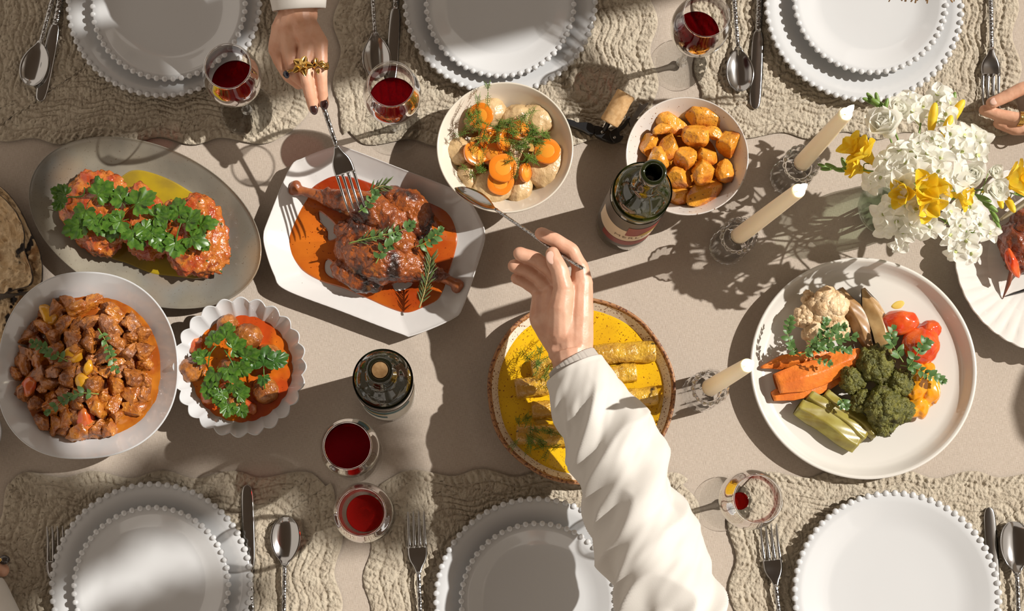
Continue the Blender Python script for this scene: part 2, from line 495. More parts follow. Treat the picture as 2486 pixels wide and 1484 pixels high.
mat_me = [mesh('placemat', *mat_mesh(0.219, 0.165, 1), m_mat), mesh('placemat', *mat_mesh(0.219, 0.165, 5), m_mat)]
mats = [  # left px, right px, front/back edge px, which side, label, mesh, spin
    (-45, 742, 343, 1, 'quilted beige placemat under the plate beside the ringed hand', 0, 0.0),
    (816, 1592, 346, 1, 'quilted beige placemat under the plate behind the cream dumpling bowl', 1, 0.0),
    (1697, 2478, 330, 1, 'quilted beige placemat behind the vase of flowers', 0, PI),
    (2, 824, 1152, -1, 'quilted beige placemat in front of the stew bowl, with knife and spoon', 1, PI),
    (893, 1688, 1148, -1, 'quilted beige placemat partly under the reaching white sleeve', 0, PI),
    (1772, 2580, 1152, -1, 'quilted beige placemat in front of the vegetable plate', 1, 0.0)]
for x0, x1, ye, side, lab, k, spin in mats:
    a, b = P(x0, ye), P(x1, ye)
    s = (b.x - a.x) / 0.438
    o = put('placemat', mat_me[k], None, ((a.x + b.x) / 2, a.y + side * 0.165, 0.0006), (0, 0, spin), (s, 1, 1))
    tag(o, lab, 'placemat', 'quilted placemats')
ZM = 0.0042                                    # top of a placemat

# ================================================================== PLATES
m_white = M('white_glaze', (0.56, 0.565, 0.57), 0.10, coat=1.0)
m_cream = M('cream_glaze', (0.66, 0.60, 0.50), 0.16, coat=0.6)
def beaded_plate_meshes(R, z0, name, nb):
    h = 0.018
    prof = [(0.02, 0.004), (0.30, 0.004), (0.60, 0.0045), (0.70, 0.006), (0.78, 0.0095), (0.90, 0.0145), (0.985, h), (1.0, h - 0.0015), (0.985, h - 0.004), (0.90, 0.0105), (0.74, 0.004), (0.62, 0.0), (0.02, 0.0)]
    body = lathe([(r * R, z) for r, z in prof], 112)
    sv, sf = ico(2)
    parts = []
    rb = PI * R / nb * 0.66
    for k in range(nb):
        a = 2 * PI * k / nb
        parts.append(([(R * 0.992 * math.cos(a) + x * rb * 1.08, R * 0.992 * math.sin(a) + y * rb * 1.08, h - 0.0006 + z * rb * 0.8) for x, y, z in sv], sf))
    return mesh(name + '_body', *body, m_white), mesh(name + '_beads', *join(*parts), m_white)
charger_me = beaded_plate_meshes(0.1365, 0, 'charger', 70)
side_me = beaded_plate_meshes(0.1060, 0, 'dinner_plate', 58)
def beaded(kind, px, py, zb, label, rpx):
    me = charger_me if kind == 'charger' else side_me
    R = 0.1365 if kind == 'charger' else 0.1060
    c = P(px, py, zb + 0.018); s = rpx * MPP(px, py, zb + 0.018) / (R * 1.035)
    t = thing('charger_plate' if kind == 'charger' else 'dinner_plate', label, 'plate', (c.x, c.y, zb), RNG.uniform(0, 3), 'beaded charger plates' if kind == 'charger' else 'beaded dinner plates')
    t.scale = (s, s, 1)
    put('plate_body', me[0], t); put('beaded_rim', me[1], t)
place = [('beside the ringed hand', (398, 6, 242), (410, 12, 193)), ('behind the cream dumpling bowl', (1214, 0, 241), (1214, 10, 187)),
         ('behind the vase of flowers', (2098, 12, 247), (2113, -4, 193)), ('in front of the stew bowl', (367, 1418, 252), (367, 1421, 196)),
         ('beside the reaching white sleeve', (1304, 1458, 256), (1308, 1460, 196)), ('in front of the vegetable plate', (2178, 1446, 259), None)]
for w, ch, pl in place:
    beaded('charger', ch[0], ch[1], ZM, ('large white plate with a beaded rim ' if pl is None else 'large white beaded plate under a smaller one ') + w, ch[2])
    if pl: beaded('dinner', pl[0], pl[1], ZM + 0.0095, 'smaller white beaded plate set on a larger one ' + w, pl[2])

# ================================================================== SERVING DISHES
def dish(name, px, py, zr, R, prof, mat, label, cat, n=128, zfun=None, rim_mat=None):
    """prof in (fraction of rim radius, z)"""
    c = P(px, py, zr)
    o = obj(name, lathe(prof, n, R, zfun=zfun), mat, loc=(c.x, c.y, 0.0008))
    tag(o, label, cat)
    return o, c
def deep(zr, flat, base=0.5, th=0.035, curve=1.0):
    pr = [(0.01, base_z), (flat * 0.6, base_z)] if False else []
    return pr
def bowl_prof(zr, flat, foot=0.45, bz=0.007, t=0.03, k=1.6):
    """inner floor to fraction `flat`, wall rising as a power curve to the rim, outside back to the foot"""
    pr = [(0.01, bz), (flat * 0.7, bz)]
    for i in range(11):
        u = i / 10; r = flat + (1 - t - flat) * u
        pr.append((r, bz + (zr - bz) * u ** k))
    pr += [(1 - t * 0.5, zr + 0.0012), (1.0, zr), (1.0 - 0.002, zr - 0.003)]
    for i in range(1, 9):
        u = 1 - i / 8; r = foot + (1.0 - foot) * u
        pr.append((r, 0.004 + (zr - 0.006) * max(0, u) ** (k * 1.05)))
    pr += [(foot, 0.0), (0.01, 0.0)]
    return pr
def inner_z(zr, flat, bz=0.007, t=0.03, k=1.6):
    def f(r):
        if r <= flat: return bz
        u = min(1, (r - flat) / (1 - t - flat)); return bz + (zr - bz) * u ** k
    return f

# grey stoneware oval platter
m_stone = M('grey_stoneware', (0.27, 0.24, 0.185), 0.28, col2=(0.165, 0.15, 0.12), nscale=12, lo=0.35, hi=0.65, coat=0.2,
            spots=(((0.21, 0.22, 0.22), 7, 0.57, 0.75), ((0.26, 0.15, 0.06), 8, 0.58, 0.80), ((0.12, 0.08, 0.05), 420, 0.66, 0.74)))
OZ = 0.024
mp = MPP(352, 540, OZ)
OR = ellipse_R(300 * mp, 190 * mp, math.radians(-24.5))
oval, OC = dish('oval_platter', 352, 540, OZ, OR, bowl_prof(OZ, 0.66, 0.6, 0.007, 0.012, 1.3), m_stone, 'grey-brown speckled stoneware oval platter holding three patties', 'platter')
# large white stew bowl
SZ = 0.058
mp = MPP(211, 889, SZ)
_sr = ellipse_R(220 * mp, 229 * mp, 0, 2.25)
SR = lambda th: _sr(th) * (1 + 0.018 * np.cos(3 * np.asarray(th) + 0.9))
stew_bowl, SCN = dish('serving_bowl', 211, 889, SZ, SR, bowl_prof(SZ, 0.45, 0.42, 0.007, 0.018, 1.25), m_white, 'large wide white bowl filled with brown meat stew', 'bowl')
# scalloped white bowl
BZ = 0.052
mp = MPP(582, 891, BZ)
_br = ellipse_R(158 * mp, 167 * mp)
BR = lambda th: _br(th)
c = P(582, 891, BZ)
def scallop_bowl():
    n = 240; th = np.arange(n) * 2 * PI / n
    V = []
    pr = bowl_prof(BZ, 0.5, 0.45, 0.007, 0.02, 1.3)
    for r, z in pr:
        a = max(0.0, (r - 0.45) / 0.55)
        sc = 1 + 0.034 * a * (np.abs(np.cos(12 * th)) * 2 - 1)
        rr = r * _br(th) * sc
        zz = z + (0.0022 * a * (np.abs(np.cos(12 * th)) - 0.5) if z > 0.01 else 0 * th)
        V += [(rr[i] * math.cos(th[i]), rr[i] * math.sin(th[i]), zz[i]) for i in range(n)]
    F = grid_faces(n, len(pr)); F += [tuple(range(n - 1, -1, -1)), tuple(range((len(pr) - 1) * n, len(pr) * n))]
    return V, F
sb = obj('scalloped_bowl', scallop_bowl(), m_white, loc=(c.x, c.y, 0.0008)); BC = c
tag(sb, 'white bowl with a scalloped fluted rim holding meatballs', 'bowl')
# white octagonal platter
KZ = 0.026
kpx = [(703, 409), (735, 384), (812, 356), (842, 359), (980, 412), (1115, 465), (1148, 497), (1173, 546), (1178, 572), (1172, 604), (1126, 741), (1099, 775), (1004, 815), (972, 811), (830, 757), (692, 704), (665, 668), (645, 612), (639, 573), (650, 535)]
KC = P(908, 587, KZ); KR = outline_R(kpx, KZ, KC)
m_white2 = M('white_stone_glaze', (0.60, 0.58, 0.56), 0.2, coat=0.6, spots=(((0.2, 0.15, 0.1), 300, 0.78, 0.82),), bump=0.0012, bscale=18)
dish('octagonal_platter', 908, 587, KZ, KR, bowl_prof(KZ, 0.74, 0.66, 0.008, 0.012, 1.2), m_white2, 'white eight-sided platter holding roast chicken in red sauce', 'platter', 200)
# cream bowl
CZ = 0.068
mp = MPP(1226, 358, CZ)
CR = ellipse_R(166 * mp, 163 * mp)
_, CC = dish('cream_bowl', 1226, 358, CZ, CR, bowl_prof(CZ, 0.34, 0.40, 0.007, 0.026, 1.35), m_cream, 'deep cream bowl of dumplings and carrot slices', 'bowl')
# speckled bowl
PZ = 0.060
mp = MPP(1668, 379, PZ)
PR = ellipse_R(149 * mp, 147 * mp)
m_speck = M('speckled_glaze', (0.63, 0.58, 0.53), 0.2, coat=0.5, spots=(((0.24, 0.12, 0.06), 190, 0.68, 0.71), ((0.2, 0.1, 0.05), 420, 0.71, 0.74)))
_, PC = dish('speckled_bowl', 1668, 379, PZ, PR, bowl_prof(PZ, 0.40, 0.42, 0.007, 0.022, 1.35), m_speck, 'off-white brown-speckled bowl of roast potatoes', 'bowl')
# plate with the brown rim
YZ = 0.030
mp = MPP(1411, 949, YZ)
_yr = ellipse_R(228 * mp, 228 * mp)
YR = lambda th: _yr(th) * (1 + 0.006 * np.cos(5 * np.asarray(th)) + 0.004 * np.sin(9 * np.asarray(th)))
m_rustic = M('rustic_glaze', (0.70, 0.62, 0.52), 0.2, coat=0.3, spots=(((0.15, 0.05, 0.015), 330, 0.61, 0.65), ((0.2, 0.08, 0.03), 420, 0.65, 0.70)))
m_rim = M('bare_clay_rim', (0.36, 0.17, 0.07), 0.5, spots=(((0.13, 0.045, 0.02), 260, 0.52, 0.58),))
yp, YC = dish('rimmed_plate', 1411, 949, YZ, YR, bowl_prof(YZ, 0.80, 0.72, 0.007, 0.022, 1.1), m_rustic, 'round plate with a rough brown speckled rim and yellow sauce', 'plate')
_n = 128
_pr = [(0.955, YZ - 0.0035), (0.965, YZ - 0.0005), (0.98, YZ + 0.0022), (1.0, YZ + 0.001), (1.006, YZ - 0.003), (0.985, YZ - 0.008), (0.96, YZ - 0.008)]
obj('clay_rim', lathe(_pr, _n, YR, False, False), m_rim, yp)
# big white plate
VZ = 0.024
mp = MPP(2096, 893, VZ)
VR = ellipse_R(275 * mp, 271 * mp)
m_wplate = M('warm_white_glaze', (0.63, 0.60, 0.55), 0.2, coat=0.5)
_, VC = dish('round_platter', 2096, 893, VZ, VR, [(0.01, 0.007), (0.5, 0.007), (0.84, 0.0072), (0.88, 0.0085), (0.915, 0.0125), (0.945, 0.018), (0.965, 0.0225), (0.982, VZ + 0.0008), (1.0, VZ), (0.998, VZ - 0.003), (0.965, 0.013), (0.90, 0.003), (0.86, 0.0), (0.01, 0.0)], m_wplate, 'large round white plate of roasted vegetables', 'platter')
# ribbed plate at the right edge
RZ = 0.034
c = P(2556, 624, RZ); RC = c
def ribbed():
    R = 238 * MPP(2556, 624, RZ); n = 300; th = np.arange(n) * 2 * PI / n; V = []
    pr = bowl_prof(RZ, 0.60, 0.52, 0.007, 0.014, 1.15)
    for r, z in pr:
        a = max(0.0, min(1, (r - 0.58) / 0.3))
        w = np.abs(np.sin(21 * th + 2.2 * r)) ** 0.7
        rr = r * R * (1 + 0.018 * a * (w - 0.5) * (r > 0.9))
        zz = z + (0.0042 * a * (w - 0.6) if z > 0.006 else 0 * th)
        V += [(rr[i] * math.cos(th[i]), rr[i] * math.sin(th[i]), zz[i]) for i in range(n)]
    F = grid_faces(n, len(pr)); F += [tuple(range(n - 1, -1, -1)), tuple(range((len(pr) - 1) * n, len(pr) * n))]
    return V, F
o = obj('ribbed_plate', ribbed(), M('shell_glaze', (0.62, 0.59, 0.55), 0.12, coat=0.8), loc=(c.x, c.y, 0.0008))
tag(o, 'white plate with swirling shell ribs holding grilled meat', 'plate')
# sliver of a dish rim at the left edge
c = P(-62, 1050, 0.03)
o = obj('small_bowl', lathe([(r * 0.037, z) for r, z in bowl_prof(0.03, 0.5, 0.5, 0.006, 0.05, 1.4)], 48), m_white, loc=(c.x, c.y, 0.0008))
tag(o, 'thin white rim of a small bowl at the left edge beside the stew bowl', 'bowl')

# ================================================================== CUTLERY
m_steel = M('polished_steel', (0.46, 0.455, 0.45), 0.14, 1.0)
m_hammer = M('hammered_steel', (0.42, 0.415, 0.41), 0.18, 1.0, vor=0.0007, vscale=300)
def ribbon(st, n=10, base_z=0.0):
    """st: (y, half width, z, thickness, cup depth) -> solid strip along +y"""
    V = []
    for y, w, z, t, cup in st:
        for k in range(n):
            a = k / (n - 1) * 2 - 1
            V.append((a * w, y, z + cup * (a * a) + t * 0.5 * math.sqrt(max(0.05, 1 - a * a))))
        for k in range(n):
            a = 1 - k / (n - 1) * 2
            V.append((a * w, y, z + cup * (a * a) - t * 0.5 * math.sqrt(max(0.05, 1 - a * a))))
    F = grid_faces(2 * n, len(st)); F += [tuple(range(2 * n - 1, -1, -1)), tuple(range((len(st) - 1) * 2 * n, len(st) * 2 * n))]
    return V, F
def sec(pts, k=5):
    q = spline([Vector((a[0], a[1], a[2])) for a in pts], k)
    e = spline([Vector((a[3], a[4], 0)) for a in pts], k)
    return [(p.x, p.y, p.z, r.x, r.y) for p, r in zip(q, e)]
def handle_pts(y0, y1, z0, z1, w0=0.0028, w1=0.0046, t=0.0034):
    return [(y0, w0, z0, t, 0), (y0 + (y1 - y0) * 0.35, w0 * 1.05, (z0 * 0.6 + z1 * 0.4), t, 0), (y0 + (y1 - y0) * 0.75, (w0 + w1) / 2, z1, t, 0), (y1 - 0.002, w1, z1, t, 0), (y1, w1 * 0.8, z1, t * 0.6, 0)]
spoon_me = dict(
    bowl=mesh('spoon_bowl', *ribbon(sec([(-0.0005, 0.004, 0.0058, 0.0015, 0.0004), (0.002, 0.0095, 0.0040, 0.0014, 0.0035), (0.010, 0.0165, 0.0016, 0.0014, 0.0070), (0.024, 0.0200, 0.0010, 0.0014, 0.0085), (0.038, 0.0185, 0.0012, 0.0014, 0.0075), (0.050, 0.0130, 0.0030, 0.0016, 0.0045), (0.058, 0.0070, 0.0062, 0.0022, 0.0015), (0.064, 0.0042, 0.0090, 0.0030, 0.0002)], 5), 14), m_steel),
    handle=mesh('spoon_handle', *ribbon(sec(handle_pts(0.062, 0.205, 0.0088, 0.0035), 4), 8), m_hammer))
fork_head = sec([(0.046, 0.0128, 0.0052, 0.0018, 0.0012), (0.056, 0.0126, 0.0040, 0.0019, 0.0012), (0.064, 0.0105, 0.0048, 0.0021, 0.0008), (0.072, 0.0060, 0.0068, 0.0026, 0.0003), (0.080, 0.0034, 0.0085, 0.0032, 0)], 5)
fork_me = dict(
    head=mesh('fork_head', *ribbon(fork_head, 10), m_steel),
    tine=mesh('fork_tine', *ribbon(sec([(-0.001, 0.0006, 0.0092, 0.0008, 0), (0.008, 0.0013, 0.0062, 0.0016, 0), (0.024, 0.0017, 0.0044, 0.0019, 0), (0.047, 0.0021, 0.0054, 0.0019, 0)], 4), 5), m_steel),
    handle=mesh('fork_handle', *ribbon(sec(handle_pts(0.078, 0.205, 0.0085, 0.0035), 4), 8), m_hammer))
knife_me = dict(
    blade=mesh('knife_blade', *ribbon(sec([(0.0, 0.0008, 0.0022, 0.0012, 0), (0.004, 0.0058, 0.0022, 0.0013, 0), (0.02, 0.0082, 0.0022, 0.0016, 0), (0.06, 0.0088, 0.0024, 0.0018, 0), (0.10, 0.0080, 0.0032, 0.0022, 0), (0.112, 0.0052, 0.0036, 0.0030, 0)], 4), 8), m_steel),
    handle=mesh('knife_handle', *ribbon(sec(handle_pts(0.111, 0.225, 0.0036, 0.0040, 0.0046, 0.0056, 0.0055), 4), 8), m_hammer))
def aim(o, tip, d, roll=0.0, s=1.0, nrm=None):
    """local +y runs from tip along d"""
    y = Vector(d).normalized(); z = Vector(nrm) if nrm is not None else Vector((0, 0, 1))
    x = y.cross(z).normalized(); z = x.cross(y)
    m = Matrix((x, y, z)).transposed().to_4x4()
    o.matrix_world = Matrix.Translation(Vector(tip)) @ m @ Matrix.Rotation(roll, 4, 'Y') @ Matrix.Diagonal((s, s, s, 1))
def cutlery(kind, tip, toward, z, label, s=1.0, z2=None, roll=0.0, flip=False):
    t = thing(kind, label, kind.split('_')[-1], group=None)
    a = P(*tip, z); b = P(*toward, z if z2 is None else z2)
    aim(t, a, b - a, roll, s)
    if flip: t.matrix_world = t.matrix_world @ Matrix.Diagonal((1, 1, -1, 1))
    me = dict(table_spoon=spoon_me, serving_spoon=spoon_me, dinner_fork=fork_me, serving_fork=fork_me, table_knife=knife_me)[kind]
    for k, m in me.items():
        if k == 'tine':
            for i in range(4): put('tine', m, t, ((i - 1.5) * 0.0070, 0, 0.0004))
        else: put(k, m, t)
    return t
zc = ZM
cutlery('table_spoon', (76, 210), (130, 0), zc, 'steel spoon beside the knife at the left of the plate nearest the ringed hand', 1.0)
cutlery('table_knife', (97, 247), (148, 0), zc, 'steel table knife beside the spoon in the upper left corner', 1.0)
cutlery('table_spoon', (918, 192), (905, 0), zc, 'steel spoon lying behind the wine glass in the middle of the far row', 1.0)
cutlery('table_knife', (950, 200), (962, 0), zc, 'dark steel table knife between a spoon and the plate behind the dumplings', 0.95)
cutlery('table_spoon', (1796, 224), (1782, 20), zc, 'steel spoon right of the tilted wine glass behind the potatoes', 0.98)
cutlery('table_knife', (1832, 266), (1842, 30), zc, 'steel table knife beside the spoon behind the potatoes and candles', 1.0)
cutlery('dinner_fork', (2402, 265), (2402, 20), zc, 'steel fork with its tines between the fingers at the right edge', 1.05)
cutlery('dinner_fork', (137, 1280), (140, 1484), zc, 'steel fork half hidden under the plate in front of the stew', 1.0)
cutlery('table_knife', (600, 1178), (608, 1420), zc, 'steel table knife right of the plate in front of the stew', 1.0)
cutlery('table_spoon', (696, 1257), (690, 1484), zc, 'steel spoon between a knife and the glass with little wine', 1.0)
cutlery('dinner_fork', (1010, 1244), (1020, 1484), zc, 'steel fork left of the plate beside the white sleeve', 1.02)
cutlery('dinner_fork', (1862, 1275), (1888, 1484), zc, 'steel fork beside the almost empty wine glass', 1.02)
cutlery('table_knife', (2400, 1232), (2412, 1420), zc, 'steel table knife between the lone plate and a spoon', 1.0)
cutlery('table_spoon', (2456, 1268), (2468, 1484), zc, 'steel spoon in the lower right corner', 1.08)

# ================================================================== GLASSES AND WINE
g_thin = glass_mat('wine_glass', (0.99, 0.987, 0.985), 0.10, refl=0.7)
g_rim = glass_mat('rim_glass', (0.96, 0.96, 0.955), 0.42, refl=1.0)
g_foot = glass_mat('foot_glass', (0.97, 0.97, 0.965), 0.22, refl=0.8)
g_wine = glass_mat('red_wine', (0.55, 0.012, 0.02), 0.10, body=(0.075, 0.0015, 0.003), bodyfac=0.55, rough=0.03, refl=1.0)
g_wine2 = glass_mat('thin_red_wine', (0.75, 0.08, 0.03), 0.12, body=(0.22, 0.008, 0.006), bodyfac=0.4, rough=0.03)
def ginner(h):
    """bowl radius profile (inside) from bottom (0) to rim (1)"""
    return [(0.0, 0.003), (0.03, 0.0105), (0.10, 0.0180), (0.20, 0.0248), (0.32, 0.0306), (0.46, 0.0352), (0.60, 0.0368), (0.75, 0.0352), (0.90, 0.0312), (1.0, 0.0286)]
def wine_glass(foot, rim_z, label, wine=None, wlabel=None, wmat=None, lean=None, s=1.0, bowl0=None):
    """foot px, height"""
    z0 = 0.0045
    c = P(*foot, z0)
    t = thing('wine_glass', label, 'glass', c)
    if lean is not None:
        t.rotation_euler = lean
    b0 = rim_z * 0.44 if bowl0 is None else bowl0
    pr = [(r * s, b0 + (rim_z - b0) * u) for u, r in ginner(0)]
    pr = [(p.x, p.y) for p in spline([Vector((a, b, 0)) for a, b in pr], 4)]
    out = [(r + 0.0012, z - 0.0012) for r, z in pr]
    prof = list(reversed(out)); prof[0] = (prof[0][0], prof[0][1] + 0.0012)
    obj('bowl', lathe(list(reversed(pr))[::-1] + [(pr[-1][0] + 0.0006, rim_z + 0.0006)] + prof, 64, cap0=True, cap1=True), g_thin, t)
    obj('stem', lathe([(0.0075, 0.0032), (0.0048, 0.010), (0.0040, 0.02), (0.0038, b0 * 0.6), (0.0046, b0 - 0.010), (0.0075, b0 - 0.0035), (0.0100, b0)], 24), g_stem, t)
    obj('rim', lathe([(pr[-1][0] - 0.0004, rim_z - 0.0010), (pr[-1][0] + 0.0008, rim_z + 0.0013), (pr[-1][0] + 0.0020, rim_z - 0.0006), (pr[-1][0] + 0.0010, rim_z - 0.0016), (pr[-1][0] - 0.0004, rim_z - 0.0010)], 64, cap0=False, cap1=False), g_rim, t)
    obj('foot', lathe([(0.004, 0.0036), (0.015, 0.0028), (0.030, 0.0016), (0.0362, 0.0013), (0.0372, 0.0006), (0.0362, 0.0), (0.004, 0.0)], 64), g_foot, t)
    if wine:
        zs = b0 + (rim_z - b0) * wine
        low = [(max(r - 0.0004, 0.0005), z + 0.0004) for r, z in pr if z < zs - 0.001]
        rw = np.interp(zs, [z for r, z in pr], [r for r, z in pr]) - 0.0004
        w = obj('red_wine', lathe(low + [(rw, zs + 0.0006), (rw * 0.97, zs), (rw * 0.4, zs)], 64), wmat or g_wine)
        w.location = c; w.rotation_euler = t.rotation_euler
        tag(w, wlabel, 'wine', kind='stuff')
    return t
g_stem = glass_mat('stem_glass', (0.97, 0.97, 0.96), 0.25, refr=0.5)
wine_glass((600, 268), 0.198, 'wine glass with dark red wine left of the ringed hand', 0.34, 'dark red wine in the glass left of the ringed hand')
wine_glass((960, 309), 0.200, 'wine glass with red wine between the ringed hand and the dumplings', 0.35, 'red wine in the glass left of the dumpling bowl', g_wine)
wine_glass((1654, 153), 0.196, 'wine glass with red wine behind the speckled potato bowl', 0.33, 'red wine in the glass behind the potato bowl', g_wine)
wine_glass((864, 1104), 0.196, 'wine glass filled with dark red wine below the corked bottle', 0.42, 'dark red wine in the glass below the corked bottle')
wine_glass((895, 1250), 0.196, 'wine glass with a little red wine near the lower middle fork', 0.19, 'small pool of red wine in the glass near the lower middle fork', g_wine2)
wine_glass((1762, 1221), 0.205, 'almost empty wine glass beside the white sleeve', 0.04, 'last drops of red wine in the almost empty glass', g_wine2)

# ================================================================== BOTTLES
m_bglass = M('bottle_glass', (0.012, 0.014, 0.006), 0.04, spec=0.8, coat=0.6)
m_bgreen = M('green_bottle_glass', (0.05, 0.055, 0.008), 0.04, spec=0.8, coat=0.6, col2=(0.010, 0.013, 0.003), nscale=14, lo=0.38, hi=0.5)
m_label_g = M('grey_label', (0.10, 0.082, 0.065), 0.5)
m_label_c = M('cream_label', (0.72, 0.60, 0.44), 0.55)
m_label_r = M('red_label', (0.25, 0.035, 0.025), 0.5)
m_label_o = M('ochre_label', (0.42, 0.27, 0.05), 0.5)
m_label_t = M('teal_label', (0.055, 0.14, 0.15), 0.5)
m_label_w = M('white_label', (0.72, 0.68, 0.6), 0.55)
m_cork = M('cork', (0.60, 0.38, 0.18), 0.8, col2=(0.50, 0.29, 0.12), nscale=160, spots=(((0.2, 0.09, 0.04), 260, 0.68, 0.73),))
m_black = M('black_metal', (0.012, 0.012, 0.013), 0.28, spec=0.6)
BP = [(0.034, 0.0), (0.0372, 0.004), (0.0376, 0.02), (0.0376, 0.186), (0.0368, 0.197), (0.0335, 0.209), (0.0270, 0.220), (0.0200, 0.229), (0.0160, 0.238), (0.0146, 0.250), (0.0142, 0.270), (0.0142, 0.284), (0.0158, 0.285), (0.0160, 0.296), (0.0150, 0.2985), (0.0105, 0.2985), (0.0098, 0.290), (0.0095, 0.262), (0.003, 0.258)]
def wrap(r, pts_az, z0f, z1f, n=40, off=0.0004):
    """curved label patch on the bottle between azimuths, z0f(a)..z1f(a)"""
    a0, a1 = pts_az; V = []; F = []; k = 6
    for i in range(n + 1):
        a = a0 + (a1 - a0) * i / n
        for j in range(k + 1):
            z = z0f(i / n) + (z1f(i / n) - z0f(i / n)) * j / k
            V.append(((r + off) * math.cos(a), (r + off) * math.sin(a), z))
    for i in range(n):
        for j in range(k):
            F.append((i * (k + 1) + j, (i + 1) * (k + 1) + j, (i + 1) * (k + 1) + j + 1, i * (k + 1) + j + 1))
    return V, F
def text_on(body, r, az, z, size, mat, parent, name='lettering', off=0.0012, spread=1.0):
    cu = bpy.data.curves.new('txt', 'FONT'); cu.body = body; cu.size = size; cu.align_x = 'CENTER'; cu.extrude = 0.0; cu.space_character = spread
    o = bpy.data.objects.new('txt', cu); COL.objects.link(o)
    dg = bpy.context.evaluated_depsgraph_get()
    me = bpy.data.meshes.new_from_object(o.evaluated_get(dg)); bpy.data.objects.remove(o, do_unlink=True)
    bm = bmesh.new(); bm.from_mesh(me); bmesh.ops.subdivide_edges(bm, edges=[e for e in bm.edges if e.calc_length() > 0.003], cuts=2)
    for v in bm.verts:
        a = az + v.co.x / r
        v.co = ((r + off) * math.cos(a), (r + off) * math.sin(a), z + v.co.y)
    bm.to_mesh(me); bm.free(); me.materials.clear(); me.materials.append(mat); me.name = name
    return put(name, me, parent)
c = P(1512, 545, 0)
bt = thing('wine_bottle', 'open dark wine bottle with a grey and cream label behind the spoon', 'bottle', (c.x, c.y, 0.0004))
obj('body', lathe([(p.x, p.y) for p in spline([Vector((a, b, 0)) for a, b in BP], 3)], 64), m_bgreen, bt)
AZ = math.radians(-90 - 8)
r0 = 0.0377
gl = obj('label', wrap(r0, (AZ - 2.35, AZ + 2.0), lambda u: 0.03, lambda u: 0.176), m_label_g, bt)
ar = lambda u: (2 * u - 1) ** 2
obj('label_band', wrap(r0, (AZ - 1.45, AZ + 1.45), lambda u: 0.072, lambda u: 0.128, off=0.0006), m_label_c, gl)
obj('label_block', wrap(r0, (AZ - 0.15, AZ + 1.35), lambda u: 0.104, lambda u: 0.150, off=0.0008), m_label_r, gl)
obj('label_block', wrap(r0, (AZ + 0.28, AZ + 1.12), lambda u: 0.107 - 0.008 * (1 - ar(u)), lambda u: 0.107 + 0.013 * (1 - ar(u)), off=0.001), m_label_o, gl)
obj('label_strip', wrap(r0, (AZ - 0.95, AZ + 1.45), lambda u: 0.046, lambda u: 0.070, off=0.0006), m_label_r, gl)
m_ink = M('label_ink', (0.20, 0.13, 0.09), 0.6)
text_on('MERLOT', r0, AZ + 0.22, 0.089, 0.0125, m_ink, gl, spread=1.25)
c = P(942, 958, 0)
b2 = thing('wine_bottle', 'corked dark wine bottle standing near the lower left of the platter', 'bottle', (c.x, c.y, 0.0004))
obj('body', lathe([(p.x, p.y) for p in spline([Vector((a, b, 0)) for a, b in BP], 3)], 64), m_bglass, b2)
gl = obj('label', wrap(r0, (AZ - 1.5, AZ + 1.75), lambda u: 0.035, lambda u: 0.158), m_label_w, b2)
obj('label_block', wrap(r0, (AZ - 0.6, AZ + 1.1), lambda u: 0.128, lambda u: 0.152, off=0.0008), m_label_t, gl)
obj('label_block', wrap(r0, (AZ - 0.7, AZ + 0.3), lambda u: 0.124 - 0.006 * (1 - ar(u)), lambda u: 0.124 + 0.009 * (1 - ar(u)), off=0.001), m_label_o, gl)
obj('label_strip', wrap(r0, (AZ - 1.2, AZ + 0.2), lambda u: 0.072, lambda u: 0.096, off=0.0006), m_label_t, gl)
ck = obj('cork', lathe([(0.002, 0.262), (0.0094, 0.264), (0.0096, 0.299), (0.0088, 0.3006), (0.002, 0.3008)], 32), m_cork)
ck.location = (c.x, c.y, 0.0004); tag(ck, 'pale round cork in the mouth of the closed bottle', 'cork')

# ================================================================== CANDLES
g_cry = glass_mat('crystal', (0.99, 0.99, 0.99), 0.22, refr=0.12, refl=1.0)
m_wax = M('ivory_wax', (0.92, 0.80, 0.58), 0.45, sss=0.3, sssr=(0.012, 0.008, 0.004))
m_wick = M('wick', (0.02, 0.015, 0.01), 0.9)
m_flame = M('candle_flame', (1, 0.9, 0.7), 0.5, emit=(1.0, 0.90, 0.68), estr=9.0)
def holder_mesh():
    n = 96; th = np.arange(n) * 2 * PI / n; V = []
    #      r, z, flute amplitude
    pr = [(0.0220, 0.000, 0.04), (0.0252, 0.004, 0.05), (0.0252, 0.030, 0.05), (0.0250, 0.050, 0.04), (0.0238, 0.056, 0.02), (0.0175, 0.060, 0), (0.0165, 0.064, 0), (0.0180, 0.068, 0.05), (0.0235, 0.074, 0.07), (0.0245, 0.084, 0.07), (0.0225, 0.089, 0.05), (0.0150, 0.089, 0), (0.0118, 0.087, 0), (0.0114, 0.066, 0), (0.003, 0.065, 0)]
    q = [(p.x, p.y, p.z) for p in spline([Vector(a) for a in pr], 2)]
    for r, z, a in q:
        rr = r * (1 + a * (np.abs(np.cos(8 * th)) - 0.5))
        V += [(rr[i] * math.cos(th[i]), rr[i] * math.sin(th[i]), z) for i in range(n)]
    F = grid_faces(n, len(q)); F += [tuple(range(n - 1, -1, -1)), tuple(range((len(q) - 1) * n, len(q) * n))]
    return mesh('candle_holder', V, F, g_cry)
hold_me = holder_mesh()
